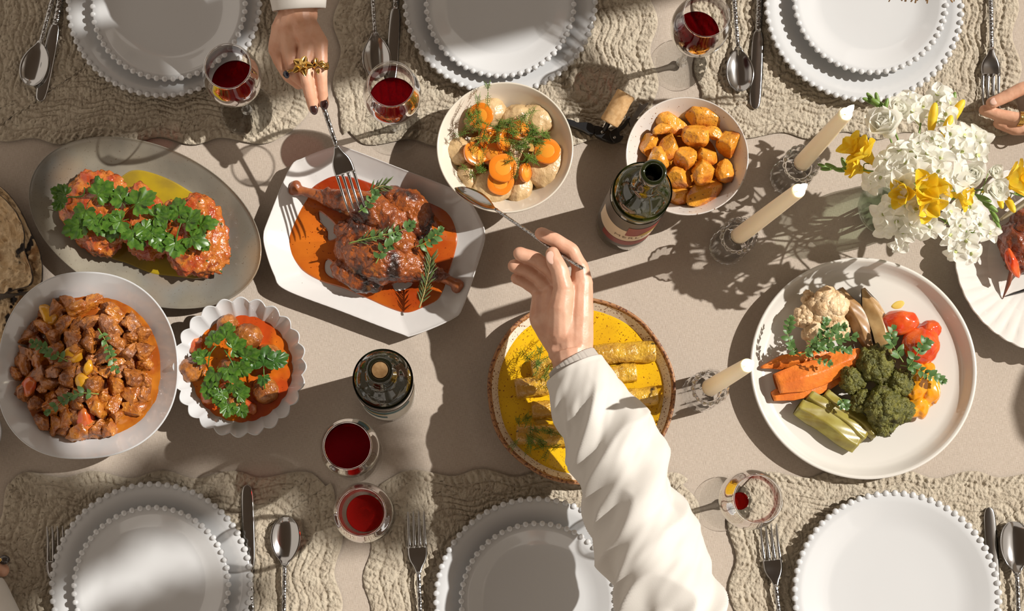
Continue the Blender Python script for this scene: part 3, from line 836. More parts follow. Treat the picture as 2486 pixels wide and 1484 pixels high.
for base, wick, h, la in (((1912, 432), (2055, 275), 0.300, 'nearest the potato bowl, highest in the photo'), ((1765, 601), (1940, 462), 0.362, 'in the middle, beside the open bottle'), ((1698, 956), (1815, 887), 0.315, 'beside the vegetable plate')):
    c = P(*base, 0)
    o = put('candle_holder', hold_me, None, (c.x, c.y, 0.0004), (0, 0, RNG.random()), 1.0)
    tag(o, 'fluted clear glass candle holder ' + la, 'candle holder', 'glass candle holders')
    cd = thing('taper_candle', 'burning ivory taper candle ' + la, 'candle', (c.x, c.y, 0.066), group='taper candles')
    tip = P(*wick, h); d = tip - Vector((c.x, c.y, 0.066)); L_ = d.length
    cd.rotation_euler = d.to_track_quat('Z', 'Y').to_euler()
    obj('wax', lathe([(0.0105, 0), (0.0113, 0.003), (0.0108, L_ * 0.3), (0.0098, L_ * 0.65), (0.0086, L_ - 0.008), (0.0083, L_ - 0.003), (0.0072, L_ - 0.0015), (0.005, L_ - 0.004), (0.001, L_ - 0.005)], 32), m_wax, cd)
    obj('wick', tube([(0, 0, L_ - 0.006), (0, 0, L_ + 0.003), (0.001, 0, L_ + 0.006)], 0.0007, 6), m_wick, cd)
    obj('flame', lathe([(0.0006, L_ - 0.001), (0.0032, L_ + 0.003), (0.0046, L_ + 0.009), (0.0040, L_ + 0.017), (0.0020, L_ + 0.026), (0.0003, L_ + 0.032)], 16), m_flame, cd)

# ================================================================== CORKSCREW
ZK = ZM + 0.004
ks = thing('corkscrew', 'black waiter corkscrew lying beside the speckled bowl', 'corkscrew', P(1490, 330, ZK))
def kpt(x, y, z=0): return P(x, y, ZK + z) - P(1490, 330, ZK)
def slab(px, z, h, bev=0.0008):
    """flat plate with thickness from a pixel outline (relative to the corkscrew)"""
    w = spline([kpt(x, y) for x, y in px], 4, True); w = [Vector((p.x, p.y, 0)) for p in w]
    c0 = sum(w, Vector()) / len(w)
    ins = [c0 + (p - c0) * (1 - bev / max((p - c0).length, 1e-6)) for p in w]
    n = len(w); V = []
    for ring, zz in ((ins, z), (w, z + bev), (w, z + h - bev), (ins, z + h)):
        V += [(p.x, p.y, zz) for p in ring]
    F = grid_faces(n, 4)
    t = geometry.tessellate_polygon([[Vector((p.x, p.y, 0)) for p in ins]])
    F += [tuple(q) for q in t] + [tuple(i + 3 * n for i in q[::-1]) for q in t]
    return V, F
autosmooth(obj('handle', slab([(1368, 292), (1390, 296), (1400, 301), (1425, 301), (1440, 309), (1441, 326), (1432, 330), (1408, 318), (1372, 303)], -0.002, 0.011), m_black, ks))
autosmooth(obj('body', slab([(1440, 309), (1462, 312), (1478, 318), (1492, 332), (1498, 345), (1485, 349), (1462, 341), (1444, 330)], -0.003, 0.010), m_black, ks))
lv = autosmooth(obj('lever', slab([(1480, 338), (1480, 324), (1492, 315), (1508, 308), (1520, 292), (1523, 287), (1529, 291), (1516, 313), (1503, 323), (1503, 334), (1512, 336), (1503, 347), (1490, 350)], 0.003, 0.006), M('gunmetal', (0.05, 0.05, 0.05), 0.3, 0.7), ks))
autosmooth(obj('lever_arm', slab([(1525, 296), (1532, 288), (1548, 262), (1551, 253), (1558, 258), (1570, 253), (1572, 257), (1545, 291), (1532, 312), (1527, 308)], 0.004, 0.004), m_steel, ks))
for x, y in ((1462, 321), (1492, 334)):
    obj('rivet', xf(lathe([(0.0022, 0), (0.0020, 0.0006), (0.0003, 0.0010)], 14), Matrix.Translation(kpt(x, y, 0.0072 if x < 1470 else 0.0092))), m_steel, ks)
obj('worm', tube(spline([kpt(1466, 318, 0.004), kpt(1474, 304, 0.010), kpt(1480, 290, 0.018)], 5), 0.0035, 8), m_black, ks)
a, b = P(1480, 296, 0.030), P(1519, 230, 0.044)
d = b - a
ckn = obj('cork', rod(0.0135, d.length * 1.1, 0.0004, 80, 3, fine=0.0003, ffreq=300), m_cork)
ckn.location = (a + b) / 2; ckn.rotation_euler = d.to_track_quat('Z', 'Y').to_euler()
tag(ckn, 'wine-stained natural cork still screwed on the corkscrew', 'cork')

# ================================================================== HERBS (leaf meshes are shared)
m_pars = petal_mat('parsley_green', (0.045, 0.125, 0.012), (0.10, 0.21, 0.022), 3, 0.3, 0.35)
m_pars_d = petal_mat('dark_parsley', (0.03, 0.09, 0.012), (0.05, 0.14, 0.018), 3, 0.25, 0.35)
m_oreg = M('oregano_green', (0.05, 0.115, 0.028), 0.45, col2=(0.10, 0.19, 0.045), nscale=120)
m_stemg = M('herb_stem', (0.20, 0.28, 0.06), 0.5)
m_dill = petal_mat('dill_green', (0.10, 0.20, 0.02), (0.20, 0.34, 0.04), 120, 0.3)
m_rose = M('rosemary_green', (0.12, 0.16, 0.05), 0.55, col2=(0.07, 0.11, 0.03), nscale=150)
def leaf_oval(L=1.0, w=0.32, seg=6, curl=0.18, fold=0.25):
    V = []; F = []
    for i in range(seg + 1):
        u = i / seg; hw = w * math.sin(PI * min(1, u ** 0.8 * 0.97 + 0.02)) ** 0.8
        z = curl * (u * (1 - u)) * 2 - 0.10 * u * u
        V += [(-hw, u * L, z * L + fold * hw), (0, u * L, z * L), (hw, u * L, z * L + fold * hw)]
    for i in range(seg):
        a = i * 3
        F += [(a, a + 1, a + 4, a + 3), (a + 1, a + 2, a + 5, a + 4)]
    return V, F
def leaf_parsley(seed):
    """flat-leaf parsley: three toothed fan-shaped leaflets on a short stalk"""
    r = random.Random(seed); parts = []
    for base, ang, sc in ((0.16, -1.15, 0.72), (0.30, 0.0, 0.92), (0.16, 1.15, 0.72)):
        ang += r.uniform(-0.2, 0.2); n = 26; V = [(0, 0, 0)]; F = []
        ol = []
        for k in range(n + 1):
            u = k / n * 2 - 1
            a = u * 1.25
            q = 0.62 + 0.30 * math.cos(a * 1.1) + 0.20 * (abs(math.cos(u * 4.3 + 0.05)) - 0.45) + 0.05 * math.cos(u * 23)
            ol.append((a, q * (1 - 0.30 * u ** 4)))
        c1, c2, ph = r.uniform(-0.5, 0.15), r.uniform(0.1, 0.4), r.uniform(0, 6)
        for t in (0.35, 0.65, 0.85, 1.0):
            for a, q in ol:
                rr = q * t; x, y = rr * math.sin(a), rr * math.cos(a)
                V.append((x, y, c1 * rr * rr + c2 * abs(x) * 0.8 + 0.07 * rr * math.sin(7 * a + ph)))
        m = n + 1
        for k in range(n): F.append((0, 1 + k, 2 + k))
        for t in range(3):
            for k in range(n): F.append((1 + t * m + k, 1 + (t + 1) * m + k, 2 + (t + 1) * m + k, 2 + t * m + k))
        mt = Matrix.Translation((0, base, 0)) @ Matrix.Rotation(-ang, 4, 'Z') @ Matrix.Rotation(r.uniform(-0.2, 0.35), 4, 'X') @ Matrix.Diagonal((sc, sc, sc, 1))
        parts.append(xf((V, F), mt))
    parts.append(tube([(0, -0.3, -0.05), (0, 0.0, 0.0), (0, 0.35, 0.02)], 0.022, 5))
    return join(*parts)
oreg_me = [mesh('oregano_leaf', *leaf_oval(1, 0.33, 6, c, f), m_oreg) for c, f in ((0.2, 0.3), (0.05, 0.2))]
pars_me = [mesh('parsley_leaf', *leaf_parsley(k), m_pars) for k in range(4)]
parsd_me = [mesh('parsley_leaf', *leaf_parsley(k + 9), m_pars_d) for k in range(3)]
def sprig(name, path, z, leaf_len, pairs, label, group, leaves=oreg_me, stem_r=0.0007, seed=0, lift=0.006, cat='herb', start=0.15, zf=None):
    """opposite leaves along a stem"""
    r = random.Random(seed)
    pts = [P(x, y, z + lift * math.sin(PI * (i + 0.3) / len(path)) + (zf(x, y) if zf else 0)) for i, (x, y) in enumerate(path)]
    c = pts[0].copy(); pts = spline([p - c for p in pts], 6)
    t = thing(name, label, cat, c, group=group)
    obj('stem', tube(pts, [stem_r * (1.2 - 0.7 * i / len(pts)) for i in range(len(pts))], 6), m_stemg, t)
    n = len(pts); pairs = int(pairs * 1.4 + 0.5); leaf_len *= 0.92
    for k in range(pairs):
        u = start + (1 - start) * (k + 0.5) / pairs
        i = min(n - 2, int(u * (n - 1))); p = pts[i]; d = (pts[i + 1] - pts[i]).normalized()
        base = math.atan2(d.y, d.x)
        for s in (-1, 1):
            L_ = leaf_len * r.uniform(0.65, 1.1) * (1.0 - 0.25 * abs(u - 0.5))
            a = base - PI / 2 + s * r.uniform(0.6, 1.25)
            put('leaf', r.choice(leaves), t, p, (r.uniform(-0.1, 0.7), r.uniform(-0.5, 0.5), a), L_)
    d = (pts[-1] - pts[-2]).normalized()
    for s in (-0.4, 0.0, 0.4):
        put('leaf', r.choice(leaves), t, pts[-1], (r.uniform(0.1, 0.6), 0, math.atan2(d.y, d.x) - PI / 2 + s), leaf_len * 0.6)
    return t
def parsley(px, label, group, z, leaves, mes=pars_me, stems=(), seed=0):
    """leaves: (px, py, size m, direction deg in photo (0 = up, clockwise), dz)"""
    r = random.Random(seed)
    c = P(*px, z); t = thing('parsley_sprig', label, 'herb', c, group=group)
    for x, y, s, ang, dz in leaves:
        p = P(x, y, z + dz) - c
        put('leaf', r.choice(mes), t, p, (r.uniform(-0.25, 0.35), r.uniform(-0.35, 0.35), -math.radians(ang)), s * 1.08)
    for st in stems:
        obj('stem', tube(spline([P(x, y, z + dz) - c for x, y, dz in st], 5), 0.0009, 6), m_pars, t)
    return t
def dill(px, z, R, n, label, group, seed=0, ex=1.0, ang=0.0, zf=None):
    """clump of feathery fronds in one mesh over radius R"""
    r = random.Random(seed); c = P(*px, z); parts = []
    for k in range(n):
        a = r.uniform(0, 2 * PI); rr = R * math.sqrt(r.random()) * 0.7
        x, y = rr * math.cos(a) * ex, rr * math.sin(a)
        x, y = x * math.cos(ang) - y * math.sin(ang), x * math.sin(ang) + y * math.cos(ang)
        h = r.uniform(0.002, 0.011)
        p = Vector((x, y, h + (zf(x, y) if zf else 0)))
        b = r.uniform(0, 2 * PI); L_ = R * r.uniform(0.45, 0.95)
        d = Vector((math.cos(b), math.sin(b), r.uniform(-0.35, 0.35)))
        pts = [p + d * L_ * u + Vector((0, 0, -0.006 * u * u)) for u in (0, 0.35, 0.7, 1.0)]
        parts.append(tube(pts, [0.0005, 0.00045, 0.0004, 0.0002], 4))
        for u in (0.25, 0.4, 0.55, 0.7, 0.82, 0.93):
            q = p + d * L_ * u + Vector((0, 0, -0.006 * u * u))
            for s in (-1, 1):
                e = Matrix.Rotation(s * r.uniform(0.6, 1.0), 3, 'Z') @ d
                l2 = 0.0062 * r.uniform(0.6, 1.2)
                e1 = q + e * l2 * 0.55 + Vector((0, 0, r.uniform(-0.001, 0.002)))
                parts.append(tube([q, e1, q + (e * 0.9 + d * 0.5) * l2], [0.00034, 0.0003, 0.00016], 3))
                parts.append(tube([q + e * l2 * 0.3, q + (Matrix.Rotation(s * 0.7, 3, 'Z') @ e) * l2 * 0.8], [0.0003, 0.00015], 3))
    o = obj('dill_sprig', join(*parts), m_dill, loc=c)
    return tag(o, label, 'herb', group)
def rosemary(path, z, label, group, seed=0):
    r = random.Random(seed); pts = [P(x, y, z + dz) for x, y, dz in path]; c = pts[0].copy(); pts = spline([p - c for p in pts], 8)
    t = thing('rosemary_sprig', label, 'herb', c, group=group)
    obj('stem', tube(pts, [0.0011 * (1.2 - 0.6 * i / len(pts)) for i in range(len(pts))], 6), M('woody_stem', (0.35, 0.27, 0.10), 0.6), t)
    nm = bpy.data.meshes.get('rosemary_needle') or mesh('rosemary_needle', *tube([(0, 0, 0), (0, 0.35, 0.03), (0, 0.75, 0.06), (0, 1, 0.05)], [0.03, 0.055, 0.05, 0.01], 5, 0.5), m_rose)
    n = len(pts)
    for i in range(3, n - 1):
        d = pts[i + 1] - pts[i]; b = math.atan2(d.y, d.x) - PI / 2
        for s in (-1, 1):
            put('needle', nm, t, pts[i], (r.uniform(0, 0.5), 0, b + s * r.uniform(0.35, 0.75)), r.uniform(0.013, 0.019))
    return t

# ================================================================== SAUCES
m_red = M('red_oil_sauce', (0.27, 0.026, 0.004), 0.08, col2=(0.55, 0.14, 0.012), nscale=9, lo=0.40, hi=0.66, coat=0.8, spots=(((0.16, 0.02, 0.004), 300, 0.66, 0.70),))
m_orange = M('orange_oil', (0.58, 0.155, 0.010), 0.08, col2=(0.42, 0.055, 0.008), nscale=16, lo=0.4, hi=0.6, coat=0.8, spots=(((0.2, 0.03, 0.006), 320, 0.68, 0.72),))
m_yellow = M('yellow_sauce', (0.74, 0.45, 0.010), 0.09, col2=(0.62, 0.34, 0.012), nscale=14, lo=0.42, hi=0.66, coat=0.7, spots=(((0.22, 0.06, 0.01), 230, 0.66, 0.69), ((0.18, 0.05, 0.01), 480, 0.66, 0.70)))
m_oil = M('olive_oil', (0.36, 0.25, 0.012), 0.06, col2=(0.25, 0.17, 0.02), nscale=20, coat=0.8)
m_stewsauce = M('stew_gravy', (0.44, 0.145, 0.014), 0.14, col2=(0.30, 0.068, 0.008), nscale=40, coat=0.8)
def pool(name, px, holes, z, h, mat, label, cat='sauce', bev=0.002, smooth_k=6, zc=None):
    """puddle with real thickness from a pixel outline"""
    rings = []
    for ol in [px] + list(holes):
        w = spline([P(x, y, z) for x, y in ol], smooth_k, True)
        n = len(w)
        ar_ = sum(w[i].x * w[(i + 1) % n].y - w[(i + 1) % n].x * w[i].y for i in range(n))
        if ar_ < 0: w.reverse()
        rings.append(w)
    V = []; F = []; top = []; base = 0
    for k, w in enumerate(rings):
        n = len(w); sgn = 1 if k == 0 else -1; ins = []
        for i in range(n):
            t = (w[(i + 1) % n] - w[i - 1]); t.z = 0; t.normalize()
            ins.append(w[i] + Vector((-t.y, t.x, 0)) * bev * sgn)
        b0 = len(V)
        V += [(p.x, p.y, z) for p in w] + [(p.x * 0.4 + q.x * 0.6, p.y * 0.4 + q.y * 0.6, z + h * 0.75) for p, q in zip(w, ins)] + [(p.x, p.y, z + h) for p in ins]
        F += [tuple(b0 + i for i in q) for q in grid_faces(n, 3)]
        top.append(([Vector((p.x, p.y, 0)) for p in ins], b0 + 2 * n))
    idx = [b + i for w, b in top for i in range(len(w))]
    for q in geometry.tessellate_polygon([w for w, b in top]): F.append(tuple(idx[i] for i in q))
    o = obj(name, (V, F), mat)
    me = o.data; bm = bmesh.new(); bm.from_mesh(me); bmesh.ops.recalc_face_normals(bm, faces=bm.faces); bm.to_mesh(me); bm.free()
    return tag(o, label, cat, kind='stuff')
def sauce_disc(name, c, R, frac, z, mat, label, n=96, wob=0.0, dome=0.0, rough=0.0, seed=0, off=(0, 0), lobes=0, lobe_amp=0.0):
    th = np.arange(n) * 2 * PI / n; V = []
    prof = [(u, 0) for u in np.linspace(0.02, 0.97, 26)] + [(0.99, -0.0006), (1.0, -0.002), (0.9, -0.006), (0.02, -0.008)]
    for r, dz in prof:
        rr = r * frac * R(th) * (1 + wob * r * np.sin(3 * th + seed) + lobe_amp * r ** 4 * (np.abs(np.cos(lobes / 2 * th)) - 0.6))
        x, y = rr * np.cos(th) + off[0] , rr * np.sin(th) + off[1]
        zz = z + dz + (dome * max(0, 1 - (r / 0.9) ** 2) if dz == 0 else 0)
        if rough and dz == 0:
            zz = zz + rough * fbm(np.stack([x * 90, y * 90, 0 * x], 1), seed, 3) * (1 - r ** 6)
        else: zz = zz + 0 * th
        V += list(zip(x, y, zz))
    F = grid_faces(n, len(prof)); F += [tuple(range(n - 1, -1, -1)), tuple(range((len(prof) - 1) * n, len(prof) * n))]
    o = obj(name, (V, [q[::-1] for q in F]), mat, loc=(c.x, c.y, 0.0008))
    return tag(o, label, 'sauce', kind='stuff')

# ================================================================== MEAT STEW
r = random.Random(11)
sauce_disc('stew_gravy', SCN, SR, 0.80, 0.034, m_stewsauce, 'glossy orange-brown gravy around the stew meat', wob=0.015, dome=0.010, rough=0.004, seed=3)
m_meat = [M('stew_meat_a', (0.38, 0.125, 0.018), 0.26, col2=(0.19, 0.058, 0.016), nscale=75, lo=0.42, hi=0.62, coat=0.6, bump=0.003, bscale=240),
          M('stew_meat_b', (0.46, 0.165, 0.018), 0.22, col2=(0.32, 0.088, 0.012), nscale=70, coat=0.7, bump=0.003, bscale=200),
          M('stew_meat_c', (0.23, 0.085, 0.034), 0.32, col2=(0.40, 0.135, 0.018), nscale=85, lo=0.42, hi=0.58, coat=0.5, bump=0.003, bscale=260)]
meat_me = []
for k in range(9):
    cuts = [(r.uniform(-1, 1), r.uniform(-1, 1), r.uniform(-1, 1), r.uniform(0.55, 0.8)) for _ in range(5)]
    meat_me.append(mesh('meat_chunk', *blob((0.0150, 0.0125, 0.0105), 0.30, 1.5, 40 + k, power=3.2, cuts=cuts, sub=4, fine=0.10, ffreq=6), m_meat[k % 3]))
spots_ = []
tries = 0
while len(spots_) < 82 and tries < 9000:
    tries += 1
    a = r.uniform(0, 2 * PI); q = math.sqrt(r.random())
    x, y = 203 + q * 162 * math.cos(a), 893 + q * 160 * math.sin(a)
    if all(math.hypot(x - u, y - v) > 27 for u, v in spots_): spots_.append((x, y))
for x, y in spots_:
    q = math.hypot(x - 203, y - 893) / 165
    z = 0.037 + 0.016 * (1 - q * q) + r.uniform(-0.003, 0.004)
    s = r.uniform(0.75, 1.2)
    o = put('meat_chunk', r.choice(meat_me), None, P(x, y, z), (r.uniform(0, 6), r.uniform(0, 6), r.uniform(0, 6)), s)
    sec_ = ('right', 'lower right', 'near', 'lower left', 'left', 'upper left', 'far', 'upper right')[int(((math.degrees(math.atan2(y - 893, x - 203)) + 22.5) % 360) // 45)]
    where = ('at the %s rim of' % sec_) if q > 0.72 else (('on the %s part of' % sec_) if q > 0.35 else 'in the middle of')
    tag(o, 'glossy brown stewed meat chunk ' + where + ' the large white bowl', 'meat', 'chunks of meat in the stew')
m_pep = M('yellow_pepper_stew', (0.66, 0.33, 0.02), 0.2, col2=(0.52, 0.24, 0.015), nscale=60, coat=0.7)
m_tom = M('stewed_tomato', (0.50, 0.065, 0.018), 0.2, col2=(0.58, 0.16, 0.03), nscale=50, coat=0.7)
for k, (x, y, sx, sy, rot, lab) in enumerate(((177, 862, 0.012, 0.011, 0.3, 'yellow pepper piece at the centre of the stew'), (118, 765, 0.009, 0.017, 0.6, 'folded yellow pepper strip near the far rim of the stew'), (205, 930, 0.010, 0.016, 0.8, 'long yellow pepper piece beside the lower sprig in the stew'), (214, 893, 0.006, 0.011, -0.2, 'small yellow pepper bit below the middle of the stew'))):
    o = obj('pepper_piece', blob((sx, sy, 0.005), 0.2, 1.6, 60 + k, sub=3), m_pep, loc=P(x, y, 0.060 if k != 1 else 0.052), rot=(0.2, 0.3, rot)); tag(o, lab, 'pepper', 'peppers in the stew')
for k, (x, y, sx, sy, rot, lab) in enumerate(((207, 1020, 0.013, 0.018, 0.2, 'soft red tomato piece at the near edge of the stew'), (70, 940, 0.009, 0.016, -0.3, 'narrow red tomato piece at the left of the stew'), (252, 900, 0.005, 0.007, 0, 'tiny red tomato bit right of centre in the stew'))):
    o = obj('tomato_piece', blob((sx, sy, 0.008), 0.28, 1.5, 70 + k, sub=3), m_tom, loc=P(x, y, 0.052), rot=(0.3, 0.2, rot)); tag(o, lab, 'tomato', 'tomatoes in the stew')
sprig('oregano_sprig', [(238, 798), (258, 832), (268, 862), (284, 898)], 0.068, 0.0115, 5, 'oregano sprig on the right of the stew', 'oregano on the stew', seed=1)
sprig('oregano_sprig', [(165, 878), (135, 862), (108, 848), (82, 832)], 0.066, 0.0120, 5, 'oregano sprig on the left of the stew', 'oregano on the stew', seed=2)
sprig('oregano_sprig', [(240, 957), (195, 955), (160, 970), (118, 1000)], 0.067, 0.0125, 6, 'oregano sprig lying low across the near part of the stew', 'oregano on the stew', seed=3)

# ================================================================== MEATBALLS
sauce_disc('meatball_sauce', BC, BR, 0.83, 0.030, m_orange, 'orange oily sauce around the meatballs', n=192, lobes=24, lobe_amp=0.07, rough=0.0012, seed=5)
m_ball = M('meatball', (0.42, 0.150, 0.025), 0.3, col2=(0.20, 0.055, 0.010), nscale=55, coat=0.55, bump=0.003, bscale=160)
for k, (x, y, R_, lab) in enumerate(((601, 818, 0.0195, 'browned meatball above the parsley'), (466, 897, 0.020, 'yellowish meatball at the left rim'), (652, 862, 0.017, 'dark meatball at the right, half under a parsley leaf'), (644, 948, 0.0185, 'glossy meatball at the lower right'), (551, 790, 0.0165, 'dark meatball farthest from the viewer'), (572, 982, 0.0165, 'meatball at the near rim under parsley'), (560, 900, 0.019, 'meatball in the middle under the parsley'))):
    o = obj('meatball', blob((R_, R_ * 0.95, R_ * 0.85), 0.10, 2.2, 80 + k, sub=4, fine=0.05, ffreq=9), m_ball, loc=P(x, y, 0.034), rot=(k, k * 2, 0)); tag(o, lab + ' in the scalloped bowl', 'meatball', 'meatballs in the scalloped bowl')
for k, (x, y, s, lab) in enumerate(((505, 958, 0.011, 'stewed tomato bit at the lower left'), (605, 990, 0.009, 'red pepper bit at the near edge'), (552, 938, 0.009, 'red tomato bit below the parsley'), (475, 838, 0.010, 'tomato bit at the upper left'))):
    o = obj('tomato_piece', blob((s, s * 1.2, 0.006), 0.3, 1.7, 90 + k, sub=3), m_tom, loc=P(x, y, 0.034), rot=(0.2, 0.2, k)); tag(o, lab + ' of the meatball bowl', 'tomato', 'tomatoes with the meatballs')
parsley((540, 880), 'tangled parsley sprig in the middle of the meatballs', 'parsley on the meatballs', 0.058,
        [(500, 870, 0.016, -70, 0), (520, 835, 0.017, -20, 0.004), (548, 825, 0.019, 10, 0.006), (560, 850, 0.018, 60, 0.004), (590, 870, 0.019, 60, 0.004), (525, 900, 0.019, 200, 0.002), (550, 890, 0.020, 150, 0.004), (575, 895, 0.016, 90, 0.003), (515, 930, 0.018, 200, -0.002), (535, 950, 0.016, 190, -0.003), (565, 930, 0.018, 150, 0.0)],
        stems=[[(560, 935, 0), (566, 890, 0.006), (545, 850, 0.008)], [(505, 890, 0.004), (510, 860, 0.007), (525, 840, 0.004)]], seed=4)
parsley((640, 892), 'dark parsley leaf on the right of the meatballs', 'parsley on the meatballs', 0.056, [(640, 893, 0.022, 5, 0), (622, 880, 0.018, -60, 0), (660, 880, 0.018, 60, 0), (640, 912, 0.012, 180, 0)], parsd_me, [[(643, 945, -0.004), (641, 915, 0.001), (640, 895, 0.002)]], seed=5)
parsley((562, 975), 'small parsley leaf at the near edge of the meatballs', 'parsley on the meatballs', 0.054, [(555, 978, 0.016, 190, 0), (575, 962, 0.015, 60, 0), (580, 985, 0.014, 150, 0), (545, 962, 0.012, -60, 0)], pars_me, [[(538, 1002, -0.003), (550, 975, 0.002)]], seed=6)

# ================================================================== PATTIES ON THE OVAL PLATTER
m_patty = M('tomato_patty', (0.34, 0.045, 0.010), 0.22, col2=(0.46, 0.145, 0.022), nscale=55, coat=0.6, bump=0.0035, bscale=130, spots=(((0.03, 0.07, 0.012), 95, 0.66, 0.70), ((0.20, 0.03, 0.008), 60, 0.62, 0.72)))
pool('olive_oil', [(300, 425), (330, 413), (370, 420), (420, 440), (470, 470), (520, 500), (560, 560), (580, 620), (550, 665), (490, 678), (430, 672), (370, 664), (310, 640), (260, 620), (230, 560), (240, 480)], [], 0.0079, 0.0012, m_oil, 'pool of olive oil under the patties')
for k, (x, y, a, b, rot, z, lab) in enumerate(((240, 515, 0.0465, 0.058, 0.30, 0.024, 'largest patty in tomato sauce at the left of the oval platter'), (347, 540, 0.034, 0.054, 0.45, 0.027, 'middle patty in tomato sauce mostly under parsley'), (478, 573, 0.042, 0.055, 0.25, 0.026, 'tomato-glazed patty at the right of the oval platter'))):
    o = obj('patty', blob((a, b, 0.017), 0.14, 2.3, 100 + k, power=2.4, sub=5, fine=0.10, ffreq=9), m_patty, loc=P(x, y, z), rot=(0.06 * (k - 1), 0.1 * (k - 1), rot)); tag(o, lab, 'patty', 'patties on the oval platter')
parsley((215, 505), 'parsley sprig with a long stem at the left of the patties', 'parsley on the patties', 0.050,
        [(165, 475, 0.018, -75, 0.0), (150, 487, 0.013, 220, -0.006), (232, 478, 0.023, 45, 0), (210, 505, 0.022, -160, 0.002), (205, 545, 0.024, 250, 0), (225, 528, 0.020, 160, 0.002), (238, 545, 0.018, 120, 0.0)],
        stems=[[(143, 495, -0.01), (165, 480, 0.0), (200, 476, 0.006), (205, 455, 0.008)], [(242, 565, -0.004), (240, 545, 0.004), (255, 525, 0.007), (285, 518, 0.006)]], seed=7)
parsley((320, 520), 'broad parsley leaves in the middle of the patties', 'parsley on the patties', 0.052, [(300, 495, 0.021, -20, 0), (325, 500, 0.026, 60, 0.004), (300, 535, 0.023, 250, 0.002), (320, 555, 0.023, 160, 0.002), (275, 540, 0.020, 200, -0.002), (345, 555, 0.022, 110, 0.002), (372, 530, 0.020, 60, 0.002), (365, 560, 0.020, 150, 0.001), (385, 575, 0.018, 170, 0.0)], pars_me, [[(245, 560, 0.0), (262, 530, 0.006), (290, 520, 0.006)]], seed=8)
parsley((440, 550), 'parsley sprig lying on the right-hand patty', 'parsley on the patties', 0.052, [(437, 525, 0.021, -10, 0.002), (450, 545, 0.021, 50, 0.002), (482, 550, 0.020, 80, 0.0), (430, 580, 0.022, 190, 0.0), (460, 575, 0.020, 120, 0.002), (405, 560, 0.018, 250, 0.0), (490, 590, 0.012, 140, -0.003), (412, 535, 0.017, -40, 0)], pars_me, [[(425, 600, 0.0), (430, 570, 0.006), (440, 540, 0.006)]], seed=9)
for k, (x, y, lab) in enumerate(((236, 438, 'upper left'), (268, 460, 'upper middle'))):
    o = obj('courgette_bit', blob((0.0045, 0.007, 0.002), 0.25, 1.8, 130 + k, sub=2), m_pars_d, loc=P(x, y, 0.042), rot=(0.1, 0, k)); tag(o, 'small dark green courgette bit on the ' + lab + ' of the left patty', 'courgette')

# ================================================================== ROAST CHICKEN
pool('red_sauce', [(755, 458), (805, 428), (856, 431), (900, 445), (944, 461), (1041, 492), (1092, 522), (1110, 573), (1105, 616), (1092, 660), (1068, 724), (1021, 751), (987, 760), (944, 748), (890, 724), (836, 701), (782, 684), (735, 657), (704, 616), (697, 583), (708, 549), (731, 505), (746, 482)],
     [[(775, 515), (790, 524), (812, 545), (822, 570), (812, 580), (797, 582), (795, 560), (780, 540)], [(790, 637), (800, 632), (814, 650), (816, 672), (805, 674), (790, 660)], [(955, 690), (985, 684), (1000, 692), (980, 704), (960, 706)]],
     0.0089, 0.0016, m_red, 'red oily sauce pooled under the roast chicken')
m_chick = M('roast_skin', (0.30, 0.075, 0.012), 0.30, col2=(0.12, 0.022, 0.007), nscale=30, lo=0.40, hi=0.58, coat=0.5, bump=0.0030, bscale=170, spots=(((0.022, 0.009, 0.005), 28, 0.51, 0.62), ((0.44, 0.15, 0.018), 44, 0.60, 0.76)))
m_bone = M('cooked_bone', (0.30, 0.09, 0.025), 0.4, col2=(0.20, 0.05, 0.015), nscale=60, coat=0.3)
def skin_d(seed, a=0.0026): return lambda co: a * fbm(co * 70, seed, 3) + 0.5 * a * fbm(co * 220, seed + 3, 2)
def leg(name, label, flesh, bone, seed):
    t = thing(name, label, 'chicken', P(flesh[0][0], flesh[0][1], 0.01), group='roast chicken pieces')
    inv = -Vector(t.location)
    def ch(L_): return [(P(x, y, z) + inv, rr) for x, y, z, rr in L_]
    organic('flesh', [ch(flesh)] if not isinstance(flesh[0], list) else [ch(q) for q in flesh], m_chick, 0.0018, 5, t, skin_d(seed))
    if bone: organic('bone', [ch(bone)], m_bone, 0.0013, 3, t, skin_d(seed + 9, 0.0006))
    return t
leg('roast_drumstick', 'roast chicken leg under the serving fork, bone to the upper left', [(775, 476, 0.026, 0.009), (810, 482, 0.030, 0.014), (860, 495, 0.036, 0.021), (910, 515, 0.040, 0.026), (950, 545, 0.040, 0.027), (965, 575, 0.036, 0.022)], [(718, 452, 0.022, 0.0085), (713, 462, 0.021, 0.0075), (735, 463, 0.022, 0.0065), (780, 477, 0.024, 0.008)], 1)
leg('chicken_thigh', 'roast chicken thigh at the right of the pile', [(955, 490, 0.028, 0.022), (985, 505, 0.032, 0.028), (1010, 525, 0.030, 0.026), (1015, 560, 0.026, 0.018)], None, 2)
leg('roast_drumstick', 'roast chicken leg at the front, bone to the lower right', [(850, 600, 0.024, 0.024), (880, 620, 0.034, 0.029), (930, 635, 0.038, 0.031), (980, 640, 0.034, 0.026), (1025, 655, 0.028, 0.018), (1060, 668, 0.024, 0.011), (1080, 675, 0.022, 0.008)], [(1065, 670, 0.022, 0.008), (1095, 684, 0.022, 0.0065), (1112, 692, 0.022, 0.0085), (1108, 700, 0.021, 0.0075)], 3)
leg('chicken_thigh', 'dark roasted chicken thigh at the lower left of the pile', [(835, 655, 0.020, 0.018), (870, 675, 0.024, 0.021), (905, 680, 0.020, 0.017)], None, 4)
